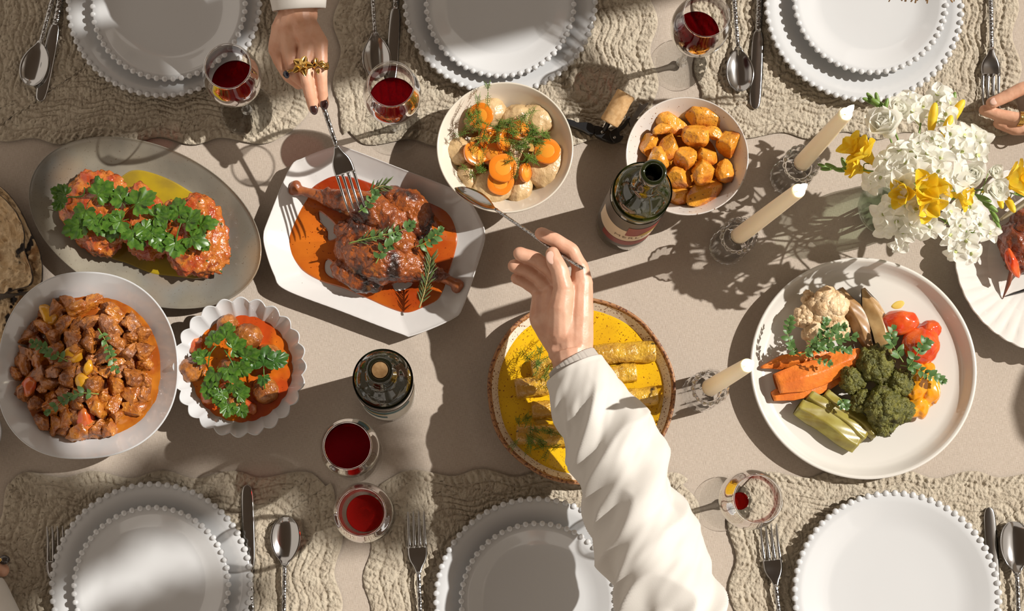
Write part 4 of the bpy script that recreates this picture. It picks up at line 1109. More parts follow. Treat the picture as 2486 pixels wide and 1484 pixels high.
leg('chicken_wing', 'dark piece of roast chicken in the middle of the pile', [(835, 560, 0.020, 0.015), (880, 565, 0.028, 0.024), (930, 580, 0.032, 0.026), (975, 600, 0.034, 0.026)], None, 5)
sprig('oregano_sprig', [(848, 590), (890, 580), (935, 570), (985, 555), (1000, 545)], 0.070, 0.0125, 5, 'oregano sprig across the middle of the roast chicken', 'herbs on the chicken', seed=21, start=0.3)
sprig('oregano_sprig', [(912, 640), (930, 610), (950, 595), (965, 575)], 0.072, 0.0135, 4, 'oregano sprig pointing down on the front chicken leg', 'herbs on the chicken', seed=22)
sprig('oregano_sprig', [(1010, 600), (1035, 588), (1055, 575), (1068, 560)], 0.058, 0.0135, 4, 'oregano sprig over the orange sauce at the right of the chicken', 'herbs on the chicken', seed=23)
sprig('oregano_sprig', [(870, 515), (890, 500), (905, 480), (912, 470)], 0.070, 0.012, 4, 'oregano sprig just right of the serving fork tines', 'herbs on the chicken', seed=24)
rosemary([(1018, 748, 0.0), (1030, 710, 0.006), (1040, 665, 0.012), (1046, 625, 0.016)], 0.034, 'rosemary sprig hanging down over the sauce beside the chicken bone', 'herbs on the chicken', 3)
rosemary([(846, 592, 0.0), (900, 578, 0.004), (945, 566, 0.004)], 0.068, 'rosemary sprig lying flat on the middle of the chicken', 'herbs on the chicken', 4)
rosemary([(890, 470, 0.0), (915, 455, 0.004), (935, 450, 0.004)], 0.044, 'short rosemary tip behind the serving fork', 'herbs on the chicken', 5)

# ================================================================== DUMPLINGS WITH CARROT
m_dump = M('dumpling', (0.62, 0.43, 0.22), 0.35, col2=(0.52, 0.35, 0.17), nscale=60, coat=0.35, bump=0.0025, bscale=120)
m_carrot = M('carrot', (0.78, 0.24, 0.015), 0.25, col2=(0.72, 0.17, 0.012), nscale=30, coat=0.5)
m_carrot_c = M('carrot_core', (0.80, 0.30, 0.03), 0.25, coat=0.5)
sauce_disc('broth', CC, CR, 0.62, 0.022, M('golden_broth', (0.62, 0.36, 0.10), 0.1, coat=0.7), 'thin golden broth in the cream bowl', seed=8)
def z4(x, y): return 1040 + x / 4.121, 180 + y / 4.121
for k, (x, y, a, b, rot, z, lab) in enumerate(((560, 410, 0.030, 0.021, 0.3, 0.042, 'dumpling under a carrot slice at the upper left'), (880, 450, 0.025, 0.020, 0.2, 0.043, 'dumpling behind the dill'), (1085, 455, 0.023, 0.026, 0.0, 0.043, 'round dumpling at the upper right'), (315, 780, 0.020, 0.019, 0.5, 0.040, 'dumpling at the left rim'), (400, 1030, 0.017, 0.021, 0.2, 0.036, 'small dumpling at the lower left'), (625, 1130, 0.032, 0.024, 0.15, 0.042, 'large dumpling under two carrot slices'), (910, 1130, 0.018, 0.028, -0.15, 0.038, 'upright dumpling at the near side'), (1180, 920, 0.027, 0.034, -0.4, 0.044, 'large dumpling at the right'), (760, 760, 0.034, 0.030, 0, 0.038, 'dumpling in the middle under the dill'))):
    px = z4(x, y)
    o = obj('dumpling', blob((a, b, 0.016), 0.12, 1.8, 140 + k, sub=4, fine=0.05, ffreq=8), m_dump, loc=P(*px, z), rot=(0.1, -0.1, rot)); tag(o, lab + ' of the cream bowl', 'dumpling', 'dumplings in the cream bowl')
cs_body = mesh('carrot_rim', *lathe([(0.01, -0.5), (0.96, -0.5), (1.0, -0.3), (1.0, 0.3), (0.96, 0.5), (0.55, 0.5)], 40, lambda th: 1 + 0.02 * np.cos(5 * th), cap1=False), m_carrot)
cs_core = mesh('carrot_core', *lathe([(0.555, 0.5), (0.5, 0.58), (0.01, 0.60)], 40, cap0=False), m_carrot_c)
for k, (x, y, R_, rx, ry, z, lab) in enumerate(((520, 420, 0.0165, 0.15, -0.25, 0.062, 'carrot slice with dill at the upper left'), (465, 800, 0.0160, -0.2, 0.5, 0.057, 'tilted carrot slice at the left'), (745, 940, 0.0180, 0.0, 0.0, 0.070, 'flat carrot slice on top at the front'), (720, 1075, 0.0170, 0.35, 0.1, 0.062, 'carrot slice leaning under another at the front'), (1190, 775, 0.0165, -0.1, -0.15, 0.066, 'carrot slice on the right-hand dumpling'), (968, 985, 0.0120, 0.1, 1.0, 0.062, 'carrot slice standing on edge at the front'), (770, 660, 0.0150, 0.2, 0.9, 0.060, 'carrot slice in the middle between dill clumps'), (900, 560, 0.0140, -0.3, 0.3, 0.062, 'carrot slice half hidden behind the dill'), (610, 640, 0.0140, 0.5, 0.5, 0.058, 'dark shaded carrot slice under the dill'), (640, 800, 0.0140, 0.2, -0.3, 0.054, 'deep orange carrot slice in the shadow of the dill'))):
    px = z4(x, y)
    t = thing('carrot_slice', lab + ' of the cream bowl', 'carrot', P(*px, z), group='carrot slices in the cream bowl'); t.rotation_euler = (rx, ry, 0); t.scale = (R_ * 1.08, R_ * 1.08, 0.006)
    put('rim', cs_body, t); put('core', cs_core, t)
for k, (x, y, R_, n, ex, ang, z, lab) in enumerate(((600, 590, 0.030, 30, 1.3, 0.4, 0.070, 'dill clump in the middle left'), (860, 520, 0.026, 22, 1.3, -0.2, 0.072, 'dill clump behind the middle'), (1080, 590, 0.018, 14, 1.0, 0, 0.072, 'dill tuft at the upper right'), (960, 760, 0.025, 26, 1.2, 0.5, 0.073, 'dill clump right of the middle'), (1140, 660, 0.017, 10, 1.3, -0.3, 0.072, 'dill frond touching the right carrot slice'), (510, 300, 0.022, 9, 1.4, 0.5, 0.078, 'airy dill frond at the far left rim'), (500, 930, 0.020, 12, 1.5, -0.2, 0.062, 'dill frond low at the left'), (470, 460, 0.018, 7, 0.7, 0.3, 0.072, 'thin dill stem on the upper left slice'))):
    dill(z4(x, y), z, R_, max(5, int(n * 0.62)), lab + ' of the dumplings', 'dill on the dumplings', 50 + k, ex, ang)

# ================================================================== POTATOES
m_pot = M('roast_potato', (0.68, 0.30, 0.030), 0.26, col2=(0.58, 0.185, 0.016), nscale=28, lo=0.40, hi=0.60, coat=0.4, bump=0.0022, bscale=150, spots=(((0.34, 0.07, 0.010), 48, 0.57, 0.72), ((0.08, 0.03, 0.01), 330, 0.67, 0.70)))
sauce_disc('paprika_oil', PC, PR, 0.66, 0.020, M('paprika_oil', (0.55, 0.20, 0.02), 0.1, coat=0.7), 'orange paprika oil under the potatoes', seed=9)
r = random.Random(5)
for k, (x, y, a, b, rot, z, lab) in enumerate(((830, 395, 145, 95, 0.25, 0.040, 'large potato at the far left'), (1090, 360, 165, 95, 0.35, 0.042, 'large browned potato at the far side'), (1020, 500, 112, 100, 0.3, 0.052, 'wedge-shaped potato behind the middle'), (1290, 560, 112, 112, 0.1, 0.046, 'cut potato with a flat yellow face at the right'), (650, 565, 84, 92, 0, 0.042, 'potato at the left rim'), (800, 590, 82, 125, 0.3, 0.050, 'long potato left of the middle'), (735, 680, 90, 105, 0.5, 0.052, 'potato beside the bottle neck'), (930, 670, 88, 102, 0.3, 0.055, 'egg-shaped potato in the middle'), (1120, 655, 92, 82, 0, 0.050, 'glossy potato right of the middle'), (1075, 770, 94, 115, 0.1, 0.056, 'pear-shaped potato on top near the front'), (1250, 775, 80, 102, 0, 0.046, 'crusty potato at the lower right'), (890, 830, 112, 80, 0.1, 0.048, 'orange potato behind the bottle mouth'), (1085, 945, 155, 90, -0.55, 0.044, 'long browned potato at the near rim'), (880, 965, 88, 82, 0, 0.038, 'potato low at the near left'), (750, 435, 82, 42, -0.3, 0.056, 'small flat potato piece on top at the far left'), (1165, 470, 72, 50, 0.4, 0.052, 'small potato bit between the far potatoes'), (700, 790, 70, 70, 0, 0.036, 'potato half hidden behind the bottle'))):
    px = (1380 + x / 3.298, 180 + y / 3.298); s = MPP(*px, z) / 3.298
    cuts = [(r.uniform(-1, 1), r.uniform(-1, 1), r.uniform(0.2, 1), r.uniform(0.5, 0.75)) for _ in range(3)]
    o = obj('potato', blob((a * s, b * s, min(a, b) * s * 0.8), 0.14, 1.4, 160 + k, power=2.2, cuts=cuts, sub=4, fine=0.045, ffreq=6), m_pot, loc=P(*px, z), rot=(0.1, 0.1, -rot)); tag(o, lab + ' of the speckled bowl', 'potato', 'potatoes in the speckled bowl')

# ================================================================== ROLLS IN YELLOW SAUCE
sauce_disc('yellow_sauce', YC, YR, 0.905, 0.0178, m_yellow, 'bright yellow speckled sauce filling the brown-rimmed plate', wob=0.006, seed=2)
m_roll = M('stuffed_roll', (0.62, 0.36, 0.035), 0.22, col2=(0.46, 0.24, 0.03), nscale=60, coat=0.6, bump=0.0028, bscale=190, spots=(((0.09, 0.06, 0.012), 170, 0.66, 0.71), ((0.70, 0.52, 0.16), 120, 0.64, 0.72)))
for k, (x0, y0, x1, y1, R_, z, lab) in enumerate(((1440, 862, 1590, 852, 0.0155, 0.024, 'longest roll at the far right'), (1425, 915, 1545, 905, 0.0145, 0.022, 'short roll right of the wrist'), (1420, 975, 1596, 960, 0.0145, 0.023, 'roll at the right beside the sleeve'), (1250, 945, 1390, 925, 0.0145, 0.024, 'roll at the left with an open end'), (1288, 898, 1390, 888, 0.0145, 0.022, 'roll at the far left under dill'), (1290, 998, 1420, 990, 0.0145, 0.022, 'roll left of the cuff'), (1252, 1055, 1400, 1060, 0.0155, 0.024, 'nearest roll with dill on it'))):
    a, b = P(x0, y0, z), P(x1, y1, z); d = b - a
    v, f = rod(R_ * 0.93, d.length, 0.0016, 55, 190 + k, flat=0.85, fine=0.0007, ffreq=240, edge=0.22)
    o = obj('stuffed_roll', (v, f), m_roll, loc=(a + b) / 2, rot=d.to_track_quat('Z', 'Y').to_euler()); tag(o, lab + ' of the yellow sauce', 'roll', 'stuffed rolls in yellow sauce')
dill((1318, 872), 0.045, 0.026, 12, 'dill sprig on the far left roll in yellow sauce', 'dill on the rolls', 81, 1.2, 0.3)
dill((1345, 905), 0.042, 0.020, 6, 'dill frond beside the cuff over the rolls', 'dill on the rolls', 84, 0.6, 0.0)
dill((1278, 1050), 0.045, 0.024, 11, 'dill sprig on the left of the nearest roll', 'dill on the rolls', 82, 1.2, -0.5)
dill((1345, 1062), 0.045, 0.023, 10, 'dill sprig on the nearest roll beside the sleeve', 'dill on the rolls', 83, 1.3, -0.2)

# ================================================================== ROASTED VEGETABLES
VF = 0.0085
def z7(x, y): return 1800 + x / 2.698, 620 + y / 2.698
m_caul = M('cauliflower', (0.72, 0.52, 0.32), 0.45, col2=(0.62, 0.41, 0.22), nscale=70, bump=0.0022, bscale=220, sss=0.1)
m_broc = M('roast_broccoli', (0.085, 0.085, 0.012), 0.5, col2=(0.16, 0.15, 0.022), nscale=120, lo=0.42, hi=0.6, bump=0.004, bscale=320, spots=(((0.035, 0.02, 0.012), 28, 0.60, 0.72),))
m_bstem = M('broccoli_stem', (0.26, 0.24, 0.06), 0.4, col2=(0.18, 0.16, 0.03), nscale=60)
def floret(name, px, z, R_, n, mat, label, cat, group, seed, stem_to=None, stem_mat=None, fine=0.16):
    rr = random.Random(seed); c = P(*px, z)
    t = thing(name, label, cat, c, group=group); parts = []
    for k in range(n):
        a = k * 2.399; q = math.sqrt((k + 0.3) / n) * R_ * 0.72
        s = R_ * rr.uniform(0.34, 0.5)
        parts.append(([tuple(Vector(x) + Vector((q * math.cos(a), q * math.sin(a), R_ * 0.75 * (1 - (q / R_) ** 2) - R_ * 0.2))) for x in blob((s, s, s), 0.16, 2.5, seed + k, sub=3, fine=fine, ffreq=6)[0]], ico(3)[1]))
    h = obj('head', join(*parts), mat, t)
    e = P(*stem_to, z - 0.004) - c if stem_to else Vector((0, 0, -z + VF + 0.004))
    obj('stem', tube(spline([Vector((0, 0, 0)), e * 0.5 + Vector((0, 0, 0.002)), e], 4), [R_ * 0.5, R_ * 0.45, R_ * 0.4, R_ * 0.36, R_ * 0.33, R_ * 0.32, R_ * 0.34, R_ * 0.36, R_ * 0.3][:9], 10), stem_mat or mat, t)
    return t
for k, (x, y, R_, n, z, st, lab) in enumerate(((555, 345, 0.026, 22, 0.030, None, 'largest cauliflower floret, beside the eggplant'), (420, 400, 0.019, 14, 0.026, None, 'small cauliflower floret on the left'), (610, 480, 0.019, 14, 0.026, None, 'cauliflower floret against the eggplant'), (480, 490, 0.022, 16, 0.022, None, 'cauliflower floret under the thyme'), (440, 290, 0.012, 8, 0.020, (455, 250), 'cauliflower stem piece at the far side'))):
    floret('cauliflower_floret', z7(x, y), z, R_, n, m_caul, lab, 'cauliflower', 'cauliflower on the vegetable plate', 300 + 40 * k, z7(*st) if st else None, fine=0.07)
for k, (x, y, R_, n, z, st, lab) in enumerate(((875, 720, 0.025, 26, 0.030, (930, 800), 'top broccoli floret below the eggplant'), (720, 820, 0.018, 16, 0.028, (800, 850), 'small broccoli floret on the left'), (1025, 840, 0.020, 18, 0.028, (950, 850), 'broccoli floret beside the yellow peppers'), (920, 990, 0.026, 22, 0.032, (900, 900), 'large charred broccoli floret in the middle'), (790, 960, 0.017, 14, 0.026, (850, 900), 'broccoli floret beside the courgette'), (930, 1085, 0.020, 18, 0.024, (920, 1000), 'broccoli floret nearest the viewer'), (1045, 1010, 0.018, 16, 0.026, (960, 960), 'dark broccoli floret at the right'))):
    floret('broccoli_floret', z7(x, y), z, R_, n, m_broc, lab, 'broccoli', 'broccoli on the vegetable plate', 600 + 40 * k, z7(*st), m_bstem, 0.26)
m_eggf = M('eggplant_flesh', (0.34, 0.19, 0.075), 0.3, col2=(0.24, 0.12, 0.04), nscale=40, aniso=(1, 1, 0.2), coat=0.4)
m_eggs = M('eggplant_skin', (0.028, 0.012, 0.016), 0.22, col2=(0.06, 0.03, 0.025), nscale=40, coat=0.4)
def wedge(name, p0, p1, w, h, z, flesh, skin, label, cat, group, seed, roll=0.0, bend=0.0, taper=(0.35, 1, 0.9, 0.4)):
    """long vegetable wedge: a skin shell below, cut flesh above"""
    a, b = P(*p0, z), P(*p1, z); d = b - a; L_ = d.length
    t = thing(name, label, cat, group=group); aim(t, a, d, roll)
    n = 24; m_ = 18; V1 = []; V2 = []
    for i in range(n + 1):
        u = i / n; tp = np.interp(u, np.linspace(0, 1, len(taper)), taper); ww = w * tp; hh = h * tp
        zz = bend * math.sin(PI * u) + 0.0012 * math.sin(9 * u + seed)
        x0 = 0.0016 * math.sin(7 * u + seed)
        for j in range(m_ + 1):
            q = PI + PI * j / m_
            V1.append((x0 + ww * math.cos(q), u * L_, zz + hh * math.sin(q)))
        for j in range(m_ + 1):
            s = -1 + 2 * j / m_
            rid = hh * 0.62 * (1 - abs(s)) ** 0.9 + 0.0007 * math.sin(13 * u + 5 * s + seed)
            V2.append((x0 + ww * 0.985 * s, u * L_, zz + rid))
    f = grid_faces(m_ + 1, n + 1, False)
    e = [tuple(range(m_, -1, -1)), tuple(range(n * (m_ + 1), (n + 1) * (m_ + 1)))]
    obj('skin', (V1, f), skin, t); obj('flesh', (V2, f + e), flesh, t)
    return t
wedge('eggplant_wedge', z7(650, 215), z7(850, 620), 0.0135, 0.014, 0.030, m_eggf, m_eggs, 'roasted eggplant wedge next to the cauliflower', 'eggplant', 'eggplant on the vegetable plate', 1, 0.35)
wedge('eggplant_wedge', z7(800, 215), z7(985, 660), 0.0155, 0.015, 0.024, M('pale_eggplant_flesh', (0.42, 0.27, 0.12), 0.3, col2=(0.30, 0.165, 0.06), nscale=40, coat=0.4), m_eggs, 'paler roasted eggplant wedge next to the tomatoes', 'eggplant', 'eggplant on the vegetable plate', 2, -0.3, taper=(0.2, 0.9, 1, 1, 0.6))
m_swf = M('sweet_potato_flesh', (0.72, 0.20, 0.025), 0.4, col2=(0.66, 0.155, 0.02), nscale=50, bump=0.001, bscale=200)
m_sws = M('sweet_potato_skin', (0.50, 0.12, 0.02), 0.5)
wedge('sweet_potato_wedge', z7(125, 735), z7(690, 640), 0.0125, 0.011, 0.020, m_swf, m_sws, 'pointed sweet potato wedge behind the others', 'sweet potato', 'sweet potato on the vegetable plate', 3, 0.2, taper=(0.1, 0.8, 1, 0.9, 0.6))
wedge('sweet_potato_wedge', z7(205, 930), z7(680, 790), 0.0135, 0.012, 0.019, m_swf, m_sws, 'lowest sweet potato wedge, nearest the courgette', 'sweet potato', 'sweet potato on the vegetable plate', 4, -0.2, taper=(0.5, 1, 1, 0.9, 0.5))
wedge('sweet_potato_wedge', z7(235, 850), z7(790, 665), 0.0190, 0.016, 0.030, m_swf, m_sws, 'large sweet potato wedge on top of the others', 'sweet potato', 'sweet potato on the vegetable plate', 5, 0.1, taper=(0.75, 1, 1, 0.9, 0.6))
m_zf = M('courgette_flesh', (0.31, 0.265, 0.055), 0.32, col2=(0.22, 0.165, 0.025), nscale=40, coat=0.4)
m_zs = M('courgette_skin', (0.20, 0.17, 0.02), 0.3, col2=(0.28, 0.24, 0.03), nscale=50, coat=0.4)
for k, (a, b, w, lab) in enumerate((((545, 905), (880, 1180), 0.0105, 'courgette spear partly under the broccoli'), ((440, 915), (815, 1190), 0.0125, 'middle courgette spear of the three'), ((375, 985), (765, 1240), 0.0160, 'largest courgette spear, nearest the viewer'))):
    wedge('courgette_spear', z7(*a), z7(*b), w, 0.013, 0.021 + 0.001 * k, m_zf, m_zs, lab, 'courgette', 'courgettes on the vegetable plate', 6 + k, 0.25, taper=(0.75, 1, 1, 0.95, 0.8))
m_tomr = M('roast_tomato', (0.58, 0.045, 0.010), 0.14, col2=(0.66, 0.11, 0.018), nscale=40, coat=0.7)
for k, (x, y, a, b, z, lab) in enumerate(((1035, 445, 125, 90, 0.026, 'tomato half at the far side, next to the eggplant'), (1180, 590, 120, 125, 0.028, 'larger tomato half with thyme on it'), (1220, 500, 70, 90, 0.022, 'narrow tomato wedge at the back right'))):
    s = MPP(*z7(x, y), z) / 2.698
    o = obj('tomato_half', blob((a * s, b * s, 0.017), 0.13, 1.7, 230 + k, sub=4, ridged=False), m_tomr, loc=P(*z7(x, y), z), rot=(0.1, -0.1, k)); tag(o, lab, 'tomato', 'tomatoes on the vegetable plate')
m_ypep = M('roast_yellow_pepper', (0.78, 0.33, 0.012), 0.16, col2=(0.72, 0.26, 0.01), nscale=40, coat=0.7)
for k, (x, y, a, b, rot, z, lab) in enumerate(((1145, 850, 80, 130, -0.15, 0.024, 'yellow pepper piece next to the broccoli'), (1225, 850, 70, 150, 0.05, 0.022, 'yellow pepper piece at the right under the thyme'), (1150, 990, 70, 80, 0.1, 0.020, 'yellow pepper piece nearest the viewer'))):
    s = MPP(*z7(x, y), z) / 2.698
    o = obj('pepper_piece', blob((a * s, b * s, 0.013), 0.20, 1.8, 240 + k, sub=4), m_ypep, loc=P(*z7(x, y), z), rot=(0.1, 0.15, rot)); tag(o, lab, 'pepper', 'yellow peppers on the vegetable plate')
pool('oil_drop', [z7(980, 335), z7(1010, 305), z7(1050, 297), z7(1068, 315), z7(1045, 345), z7(1005, 352)], [], 0.0079, 0.0010, M('pale_oil', (0.62, 0.45, 0.10), 0.06, coat=0.6), 'drop of golden oil above the tomatoes')
sprig('thyme_sprig', [z7(390, 660), z7(330, 600), z7(300, 500), z7(320, 420)], 0.046, 0.0120, 6, 'thyme sprig arching on the left over the cauliflower', 'thyme on the vegetables', seed=31, lift=0.004)
sprig('thyme_sprig', [z7(400, 650), z7(470, 590), z7(540, 500), z7(550, 430)], 0.056, 0.0110, 6, 'thyme sprig standing in the middle of the cauliflower', 'thyme on the vegetables', seed=32)
sprig('thyme_sprig', [z7(380, 650), z7(480, 620), z7(600, 560), z7(740, 530)], 0.055, 0.0120, 8, 'thyme sprig reaching right towards the eggplant', 'thyme on the vegetables', seed=33)
sprig('thyme_sprig', [z7(420, 600), z7(520, 550), z7(600, 490), z7(670, 470)], 0.060, 0.0105, 7, 'thyme sprig behind the others on the cauliflower', 'thyme on the vegetables', seed=34)
sprig('thyme_sprig', [z7(430, 560), z7(520, 600), z7(620, 620), z7(700, 620)], 0.052, 0.0110, 7, 'thyme sprig lying above the sweet potato', 'thyme on the vegetables', seed=38)
sprig('thyme_sprig', [z7(470, 680), z7(510, 690), z7(550, 705), z7(575, 710)], 0.050, 0.010, 2, 'tiny thyme tip on the big sweet potato wedge', 'thyme on the vegetables', seed=39)
sprig('thyme_sprig', [z7(1060, 700), z7(1010, 620), z7(980, 560), z7(990, 490)], 0.052, 0.0150, 5, 'thyme sprig with broad leaves beside the tomatoes', 'thyme on the vegetables', seed=35)
sprig('thyme_sprig', [z7(1090, 740), z7(1130, 680), z7(1180, 600), z7(1200, 570)], 0.052, 0.0150, 4, 'thyme sprig lying over the large tomato half', 'thyme on the vegetables', seed=36)
sprig('thyme_sprig', [z7(1040, 720), z7(1140, 740), z7(1230, 790), z7(1310, 820)], 0.046, 0.0145, 5, 'thyme sprig hanging off over the yellow peppers', 'thyme on the vegetables', seed=37)
sprig('thyme_sprig', [z7(640, 940), z7(665, 965), z7(680, 990)], 0.036, 0.0120, 2, 'thyme tip between courgette and broccoli', 'thyme on the vegetables', seed=40)

# ================================================================== GRILLED MEAT AT THE RIGHT, FLATBREAD AT THE LEFT
m_grill = M('grilled_meat', (0.22, 0.045, 0.014), 0.25, col2=(0.10, 0.022, 0.010), nscale=50, coat=0.6, bump=0.004, bscale=120)
for k, (x, y, a, b, z, lab) in enumerate(((2462, 590, 0.022, 0.026, 0.030, 'glazed grilled meat piece with a red side'), (2500, 545, 0.026, 0.028, 0.032, 'dark grilled meat piece at the frame edge'), (2478, 635, 0.020, 0.020, 0.026, 'lower grilled meat piece beside the skewer'))):
    o = obj('grilled_meat', blob((a, b, 0.020), 0.2, 2.2, 250 + k, sub=4, fine=0.09, ffreq=9), m_grill, loc=P(x, y, z)); tag(o, lab + ' on the ribbed plate', 'meat', 'grilled meat on the ribbed plate')
o = obj('pepper_piece', blob((0.008, 0.020, 0.006), 0.25, 1.7, 262, sub=3), m_tomr, loc=P(2458, 640, 0.046), rot=(0.2, 0.3, 0.5)); tag(o, 'glossy red pepper strip on the grilled meat', 'pepper')
o = obj('skewer', tube([P(2462, 640, 0.030), P(2448, 690, 0.020), P(2434, 726, 0.0095)], [0.0042, 0.0030, 0.0006], 10), M('charred_wood', (0.16, 0.04, 0.015), 0.4)); tag(o, 'dark pointed wooden skewer end on the ribbed plate', 'skewer', 'skewers')
o = obj('skewer', tube([P(2540, 690, 0.026), P(2486, 705, 0.018), P(2440, 720, 0.010)], [0.0022, 0.0020, 0.0004], 10), M('dark_steel', (0.08, 0.08, 0.085), 0.25, 0.8)); tag(o, 'thin dark metal skewer point on the ribbed plate', 'skewer', 'skewers')
o = obj('serving_knife', ribbon(sec([(0, 0.002, 0, 0.004, 0), (0.03, 0.0045, 0, 0.005, 0), (0.12, 0.005, 0, 0.006, 0), (0.16, 0.004, 0, 0.004, 0)], 4), 8), M('worn_brass', (0.32, 0.27, 0.18), 0.35, 0.8)); a = P(2428, 535, 0.040); aim(o, a, P(2520, 470, 0.045) - a); tag(o, 'old brassy utensil handle resting across the ribbed plate', 'utensil')
m_bread = M('charred_flatbread', (0.60, 0.42, 0.23), 0.85, col2=(0.66, 0.50, 0.31), nscale=60, bump=0.006, bscale=110, spots=(((0.36, 0.19, 0.075), 30, 0.62, 0.72), ((0.022, 0.016, 0.014), 40, 0.67, 0.71)))
m_char = M('charred_edge', (0.05, 0.042, 0.038), 0.8, col2=(0.13, 0.10, 0.08), nscale=60)
def flatbread(px, z, label, seed, th=0.0045):
    w = spline([P(x, y, z) for x, y in px], 8, True); c = sum(w, Vector()) / len(w); n = len(w)
    a = np.array([[p.x - c.x, p.y - c.y] for p in w]); V = []
    rings = list(np.linspace(0.02, 0.985, 70))
    for t in rings:
        x, y = a[:, 0] * t, a[:, 1] * t
        q = np.stack([x * 60, y * 60, 0 * x], 1)
        zz = th + 0.0058 * np.maximum(0, fbm(q * 1.6, seed, 2)) + 0.0058 * np.maximum(0, 0.5 - np.abs(fbm(q * 2.2, seed + 3, 2))) + 0.004 * fbm(q * 0.2, seed + 6, 1)
        V += list(zip(x, y, zz))
    edge0 = len(rings) - 1
    for t, dz in ((0.99, 0.0045), (1.0, 0.0035), (0.99, 0.0)):
        V += [(a[i, 0] * t, a[i, 1] * t, dz + 0.004 * float(0)) for i in range(n)]
    F = grid_faces(n, len(rings) + 3); F += [tuple(range(n - 1, -1, -1)), tuple(range((len(rings) + 2) * n, (len(rings) + 3) * n))]
    o = obj('flatbread', (V, F), m_bread, loc=c)
    o.data.materials.append(m_char)
    for k, p in enumerate(o.data.polygons):
        if edge0 * n <= k < (edge0 + 3) * n: p.material_index = 1
    return tag(o, label, 'flatbread', 'flatbreads')
flatbread([(-190, 560), (-120, 640), (-60, 730), (10, 740), (60, 720), (90, 745), (80, 800), (30, 860), (-90, 860), (-200, 760)], 0.002, 'lowest flatbread, shaded beside the stew bowl', 3)
flatbread([(-150, 440), (-60, 430), (0, 452), (45, 500), (75, 560), (98, 610), (106, 660), (98, 700), (60, 712), (20, 715), (-60, 700), (-150, 640)], 0.011, 'charred flatbread with a dark edge, second from the top', 1)
flatbread([(-160, 470), (-80, 440), (-5, 470), (40, 515), (60, 560), (62, 610), (80, 660), (78, 692), (40, 705), (0, 716), (-80, 690), (-160, 620)], 0.020, 'blistered flatbread on top of the stack at the left edge', 2)

# ================================================================== VASE AND FLOWERS
g_vase = glass_mat('vase_glass', (0.95, 0.98, 0.95), 0.20, refr=0.10)
g_water = glass_mat('vase_water', (0.94, 0.97, 0.92), 0.08, refr=0.05)
vb = P(2146, 510, 0)
def vase_mesh():
    n = 96; th = np.arange(n) * 2 * PI / n; V = []
    pr = [(0.030, 0.0), (0.036, 0.003), (0.0405, 0.015), (0.0425, 0.035), (0.0425, 0.060), (0.040, 0.085), (0.037, 0.105), (0.0375, 0.118), (0.0355, 0.118), (0.0350, 0.105), (0.0380, 0.085), (0.0405, 0.060), (0.0405, 0.035), (0.0385, 0.016), (0.030, 0.008), (0.003, 0.007)]
    q = [(p.x, p.y) for p in spline([Vector((a, b, 0)) for a, b in pr], 3)]
    for k, (r_, z) in enumerate(q):
        f = 1 + (0.012 * np.cos(14 * th + 90 * z) * (0.01 < z < 0.1) if k < len(q) * 0.45 else 0 * th)
        V += [(r_ * f[i] * math.cos(th[i]), r_ * f[i] * math.sin(th[i]), z) for i in range(n)]
    F = grid_faces(n, len(q)); F += [tuple(range(n - 1, -1, -1)), tuple(range((len(q) - 1) * n, len(q) * n))]
    return V, F
o = obj('vase', vase_mesh(), g_vase, loc=(vb.x, vb.y, 0.0004)); tag(o, 'clear pressed-glass vase holding white and yellow flowers', 'vase')
o = obj('water', lathe([(0.003, 0.008), (0.030, 0.009), (0.038, 0.017), (0.040, 0.035), (0.040, 0.06), (0.0392, 0.070), (0.003, 0.070)], 64), g_water, loc=(vb.x, vb.y, 0.0004)); tag(o, 'water in the glass flower vase', 'water', kind='stuff')
m_wpet = petal_mat('white_petal', (0.95, 0.94, 0.90), (0.94, 0.93, 0.84), 2, 0.5)
m_ypet = petal_mat('yellow_petal', (0.92, 0.74, 0.06), (0.90, 0.62, 0.03), 2, 0.4)
m_green = M('flower_stem', (0.11, 0.20, 0.03), 0.45, col2=(0.17, 0.27, 0.05), nscale=60)
m_lime = M('pale_green_spur', (0.50, 0.55, 0.20), 0.5)
def petal(w, cup, tipcurl, ruffle=0.0, seed=0):
    V = []; F = []; n, m_ = 8, 7
    for i in range(n + 1):
        u = i / n; hw = w * (math.sin(PI * (0.06 + 0.90 * u ** 0.75)) ** 0.75)
        for j in range(m_):
            s = j / (m_ - 1) * 2 - 1
            z = 0.25 * u - tipcurl * u * u + cup * (s * s) * hw + ruffle * math.sin(5 * s + seed) * u * u
            V.append((s * hw, u, z))
    for i in range(n):
        for j in range(m_ - 1): F.append((i * m_ + j, i * m_ + j + 1, (i + 1) * m_ + j + 1, (i + 1) * m_ + j))
    return V, F
pw = [mesh('white_petal', *petal(0.42, 0.5, 0.35, 0.04, k), m_wpet) for k in range(3)]
pwc = mesh('cupped_white_petal', *petal(0.55, 0.9, -0.35, 0.05, 2), m_wpet)
py = [mesh('yellow_petal', *petal(0.46, 0.7, 0.0, 0.04, k), m_ypet) for k in range(2)]
spur_me = mesh('spur', *tube([(0, 0, 0.25), (0, 0, 0.0), (0.1, 0, -0.5), (0.3, 0, -0.95)], [0.16, 0.15, 0.09, 0.03], 8), m_lime)
funnel_me = mesh('funnel', *tube([(0, 0, -1.25), (0, 0, -0.8), (0, 0, -0.3), (0, 0, 0.1)], [0.10, 0.13, 0.22, 0.36], 12, cap=False), m_ypet)
funnel_w = mesh('funnel', *tube([(0, 0, -1.25), (0, 0, -0.8), (0, 0, -0.3), (0, 0, 0.1)], [0.10, 0.13, 0.22, 0.36], 12, cap=False), m_wpet)
bud_me = mesh('bud', *blob((0.30, 0.30, 1.0), 0.05, 1.5, 4, sub=3), m_green)
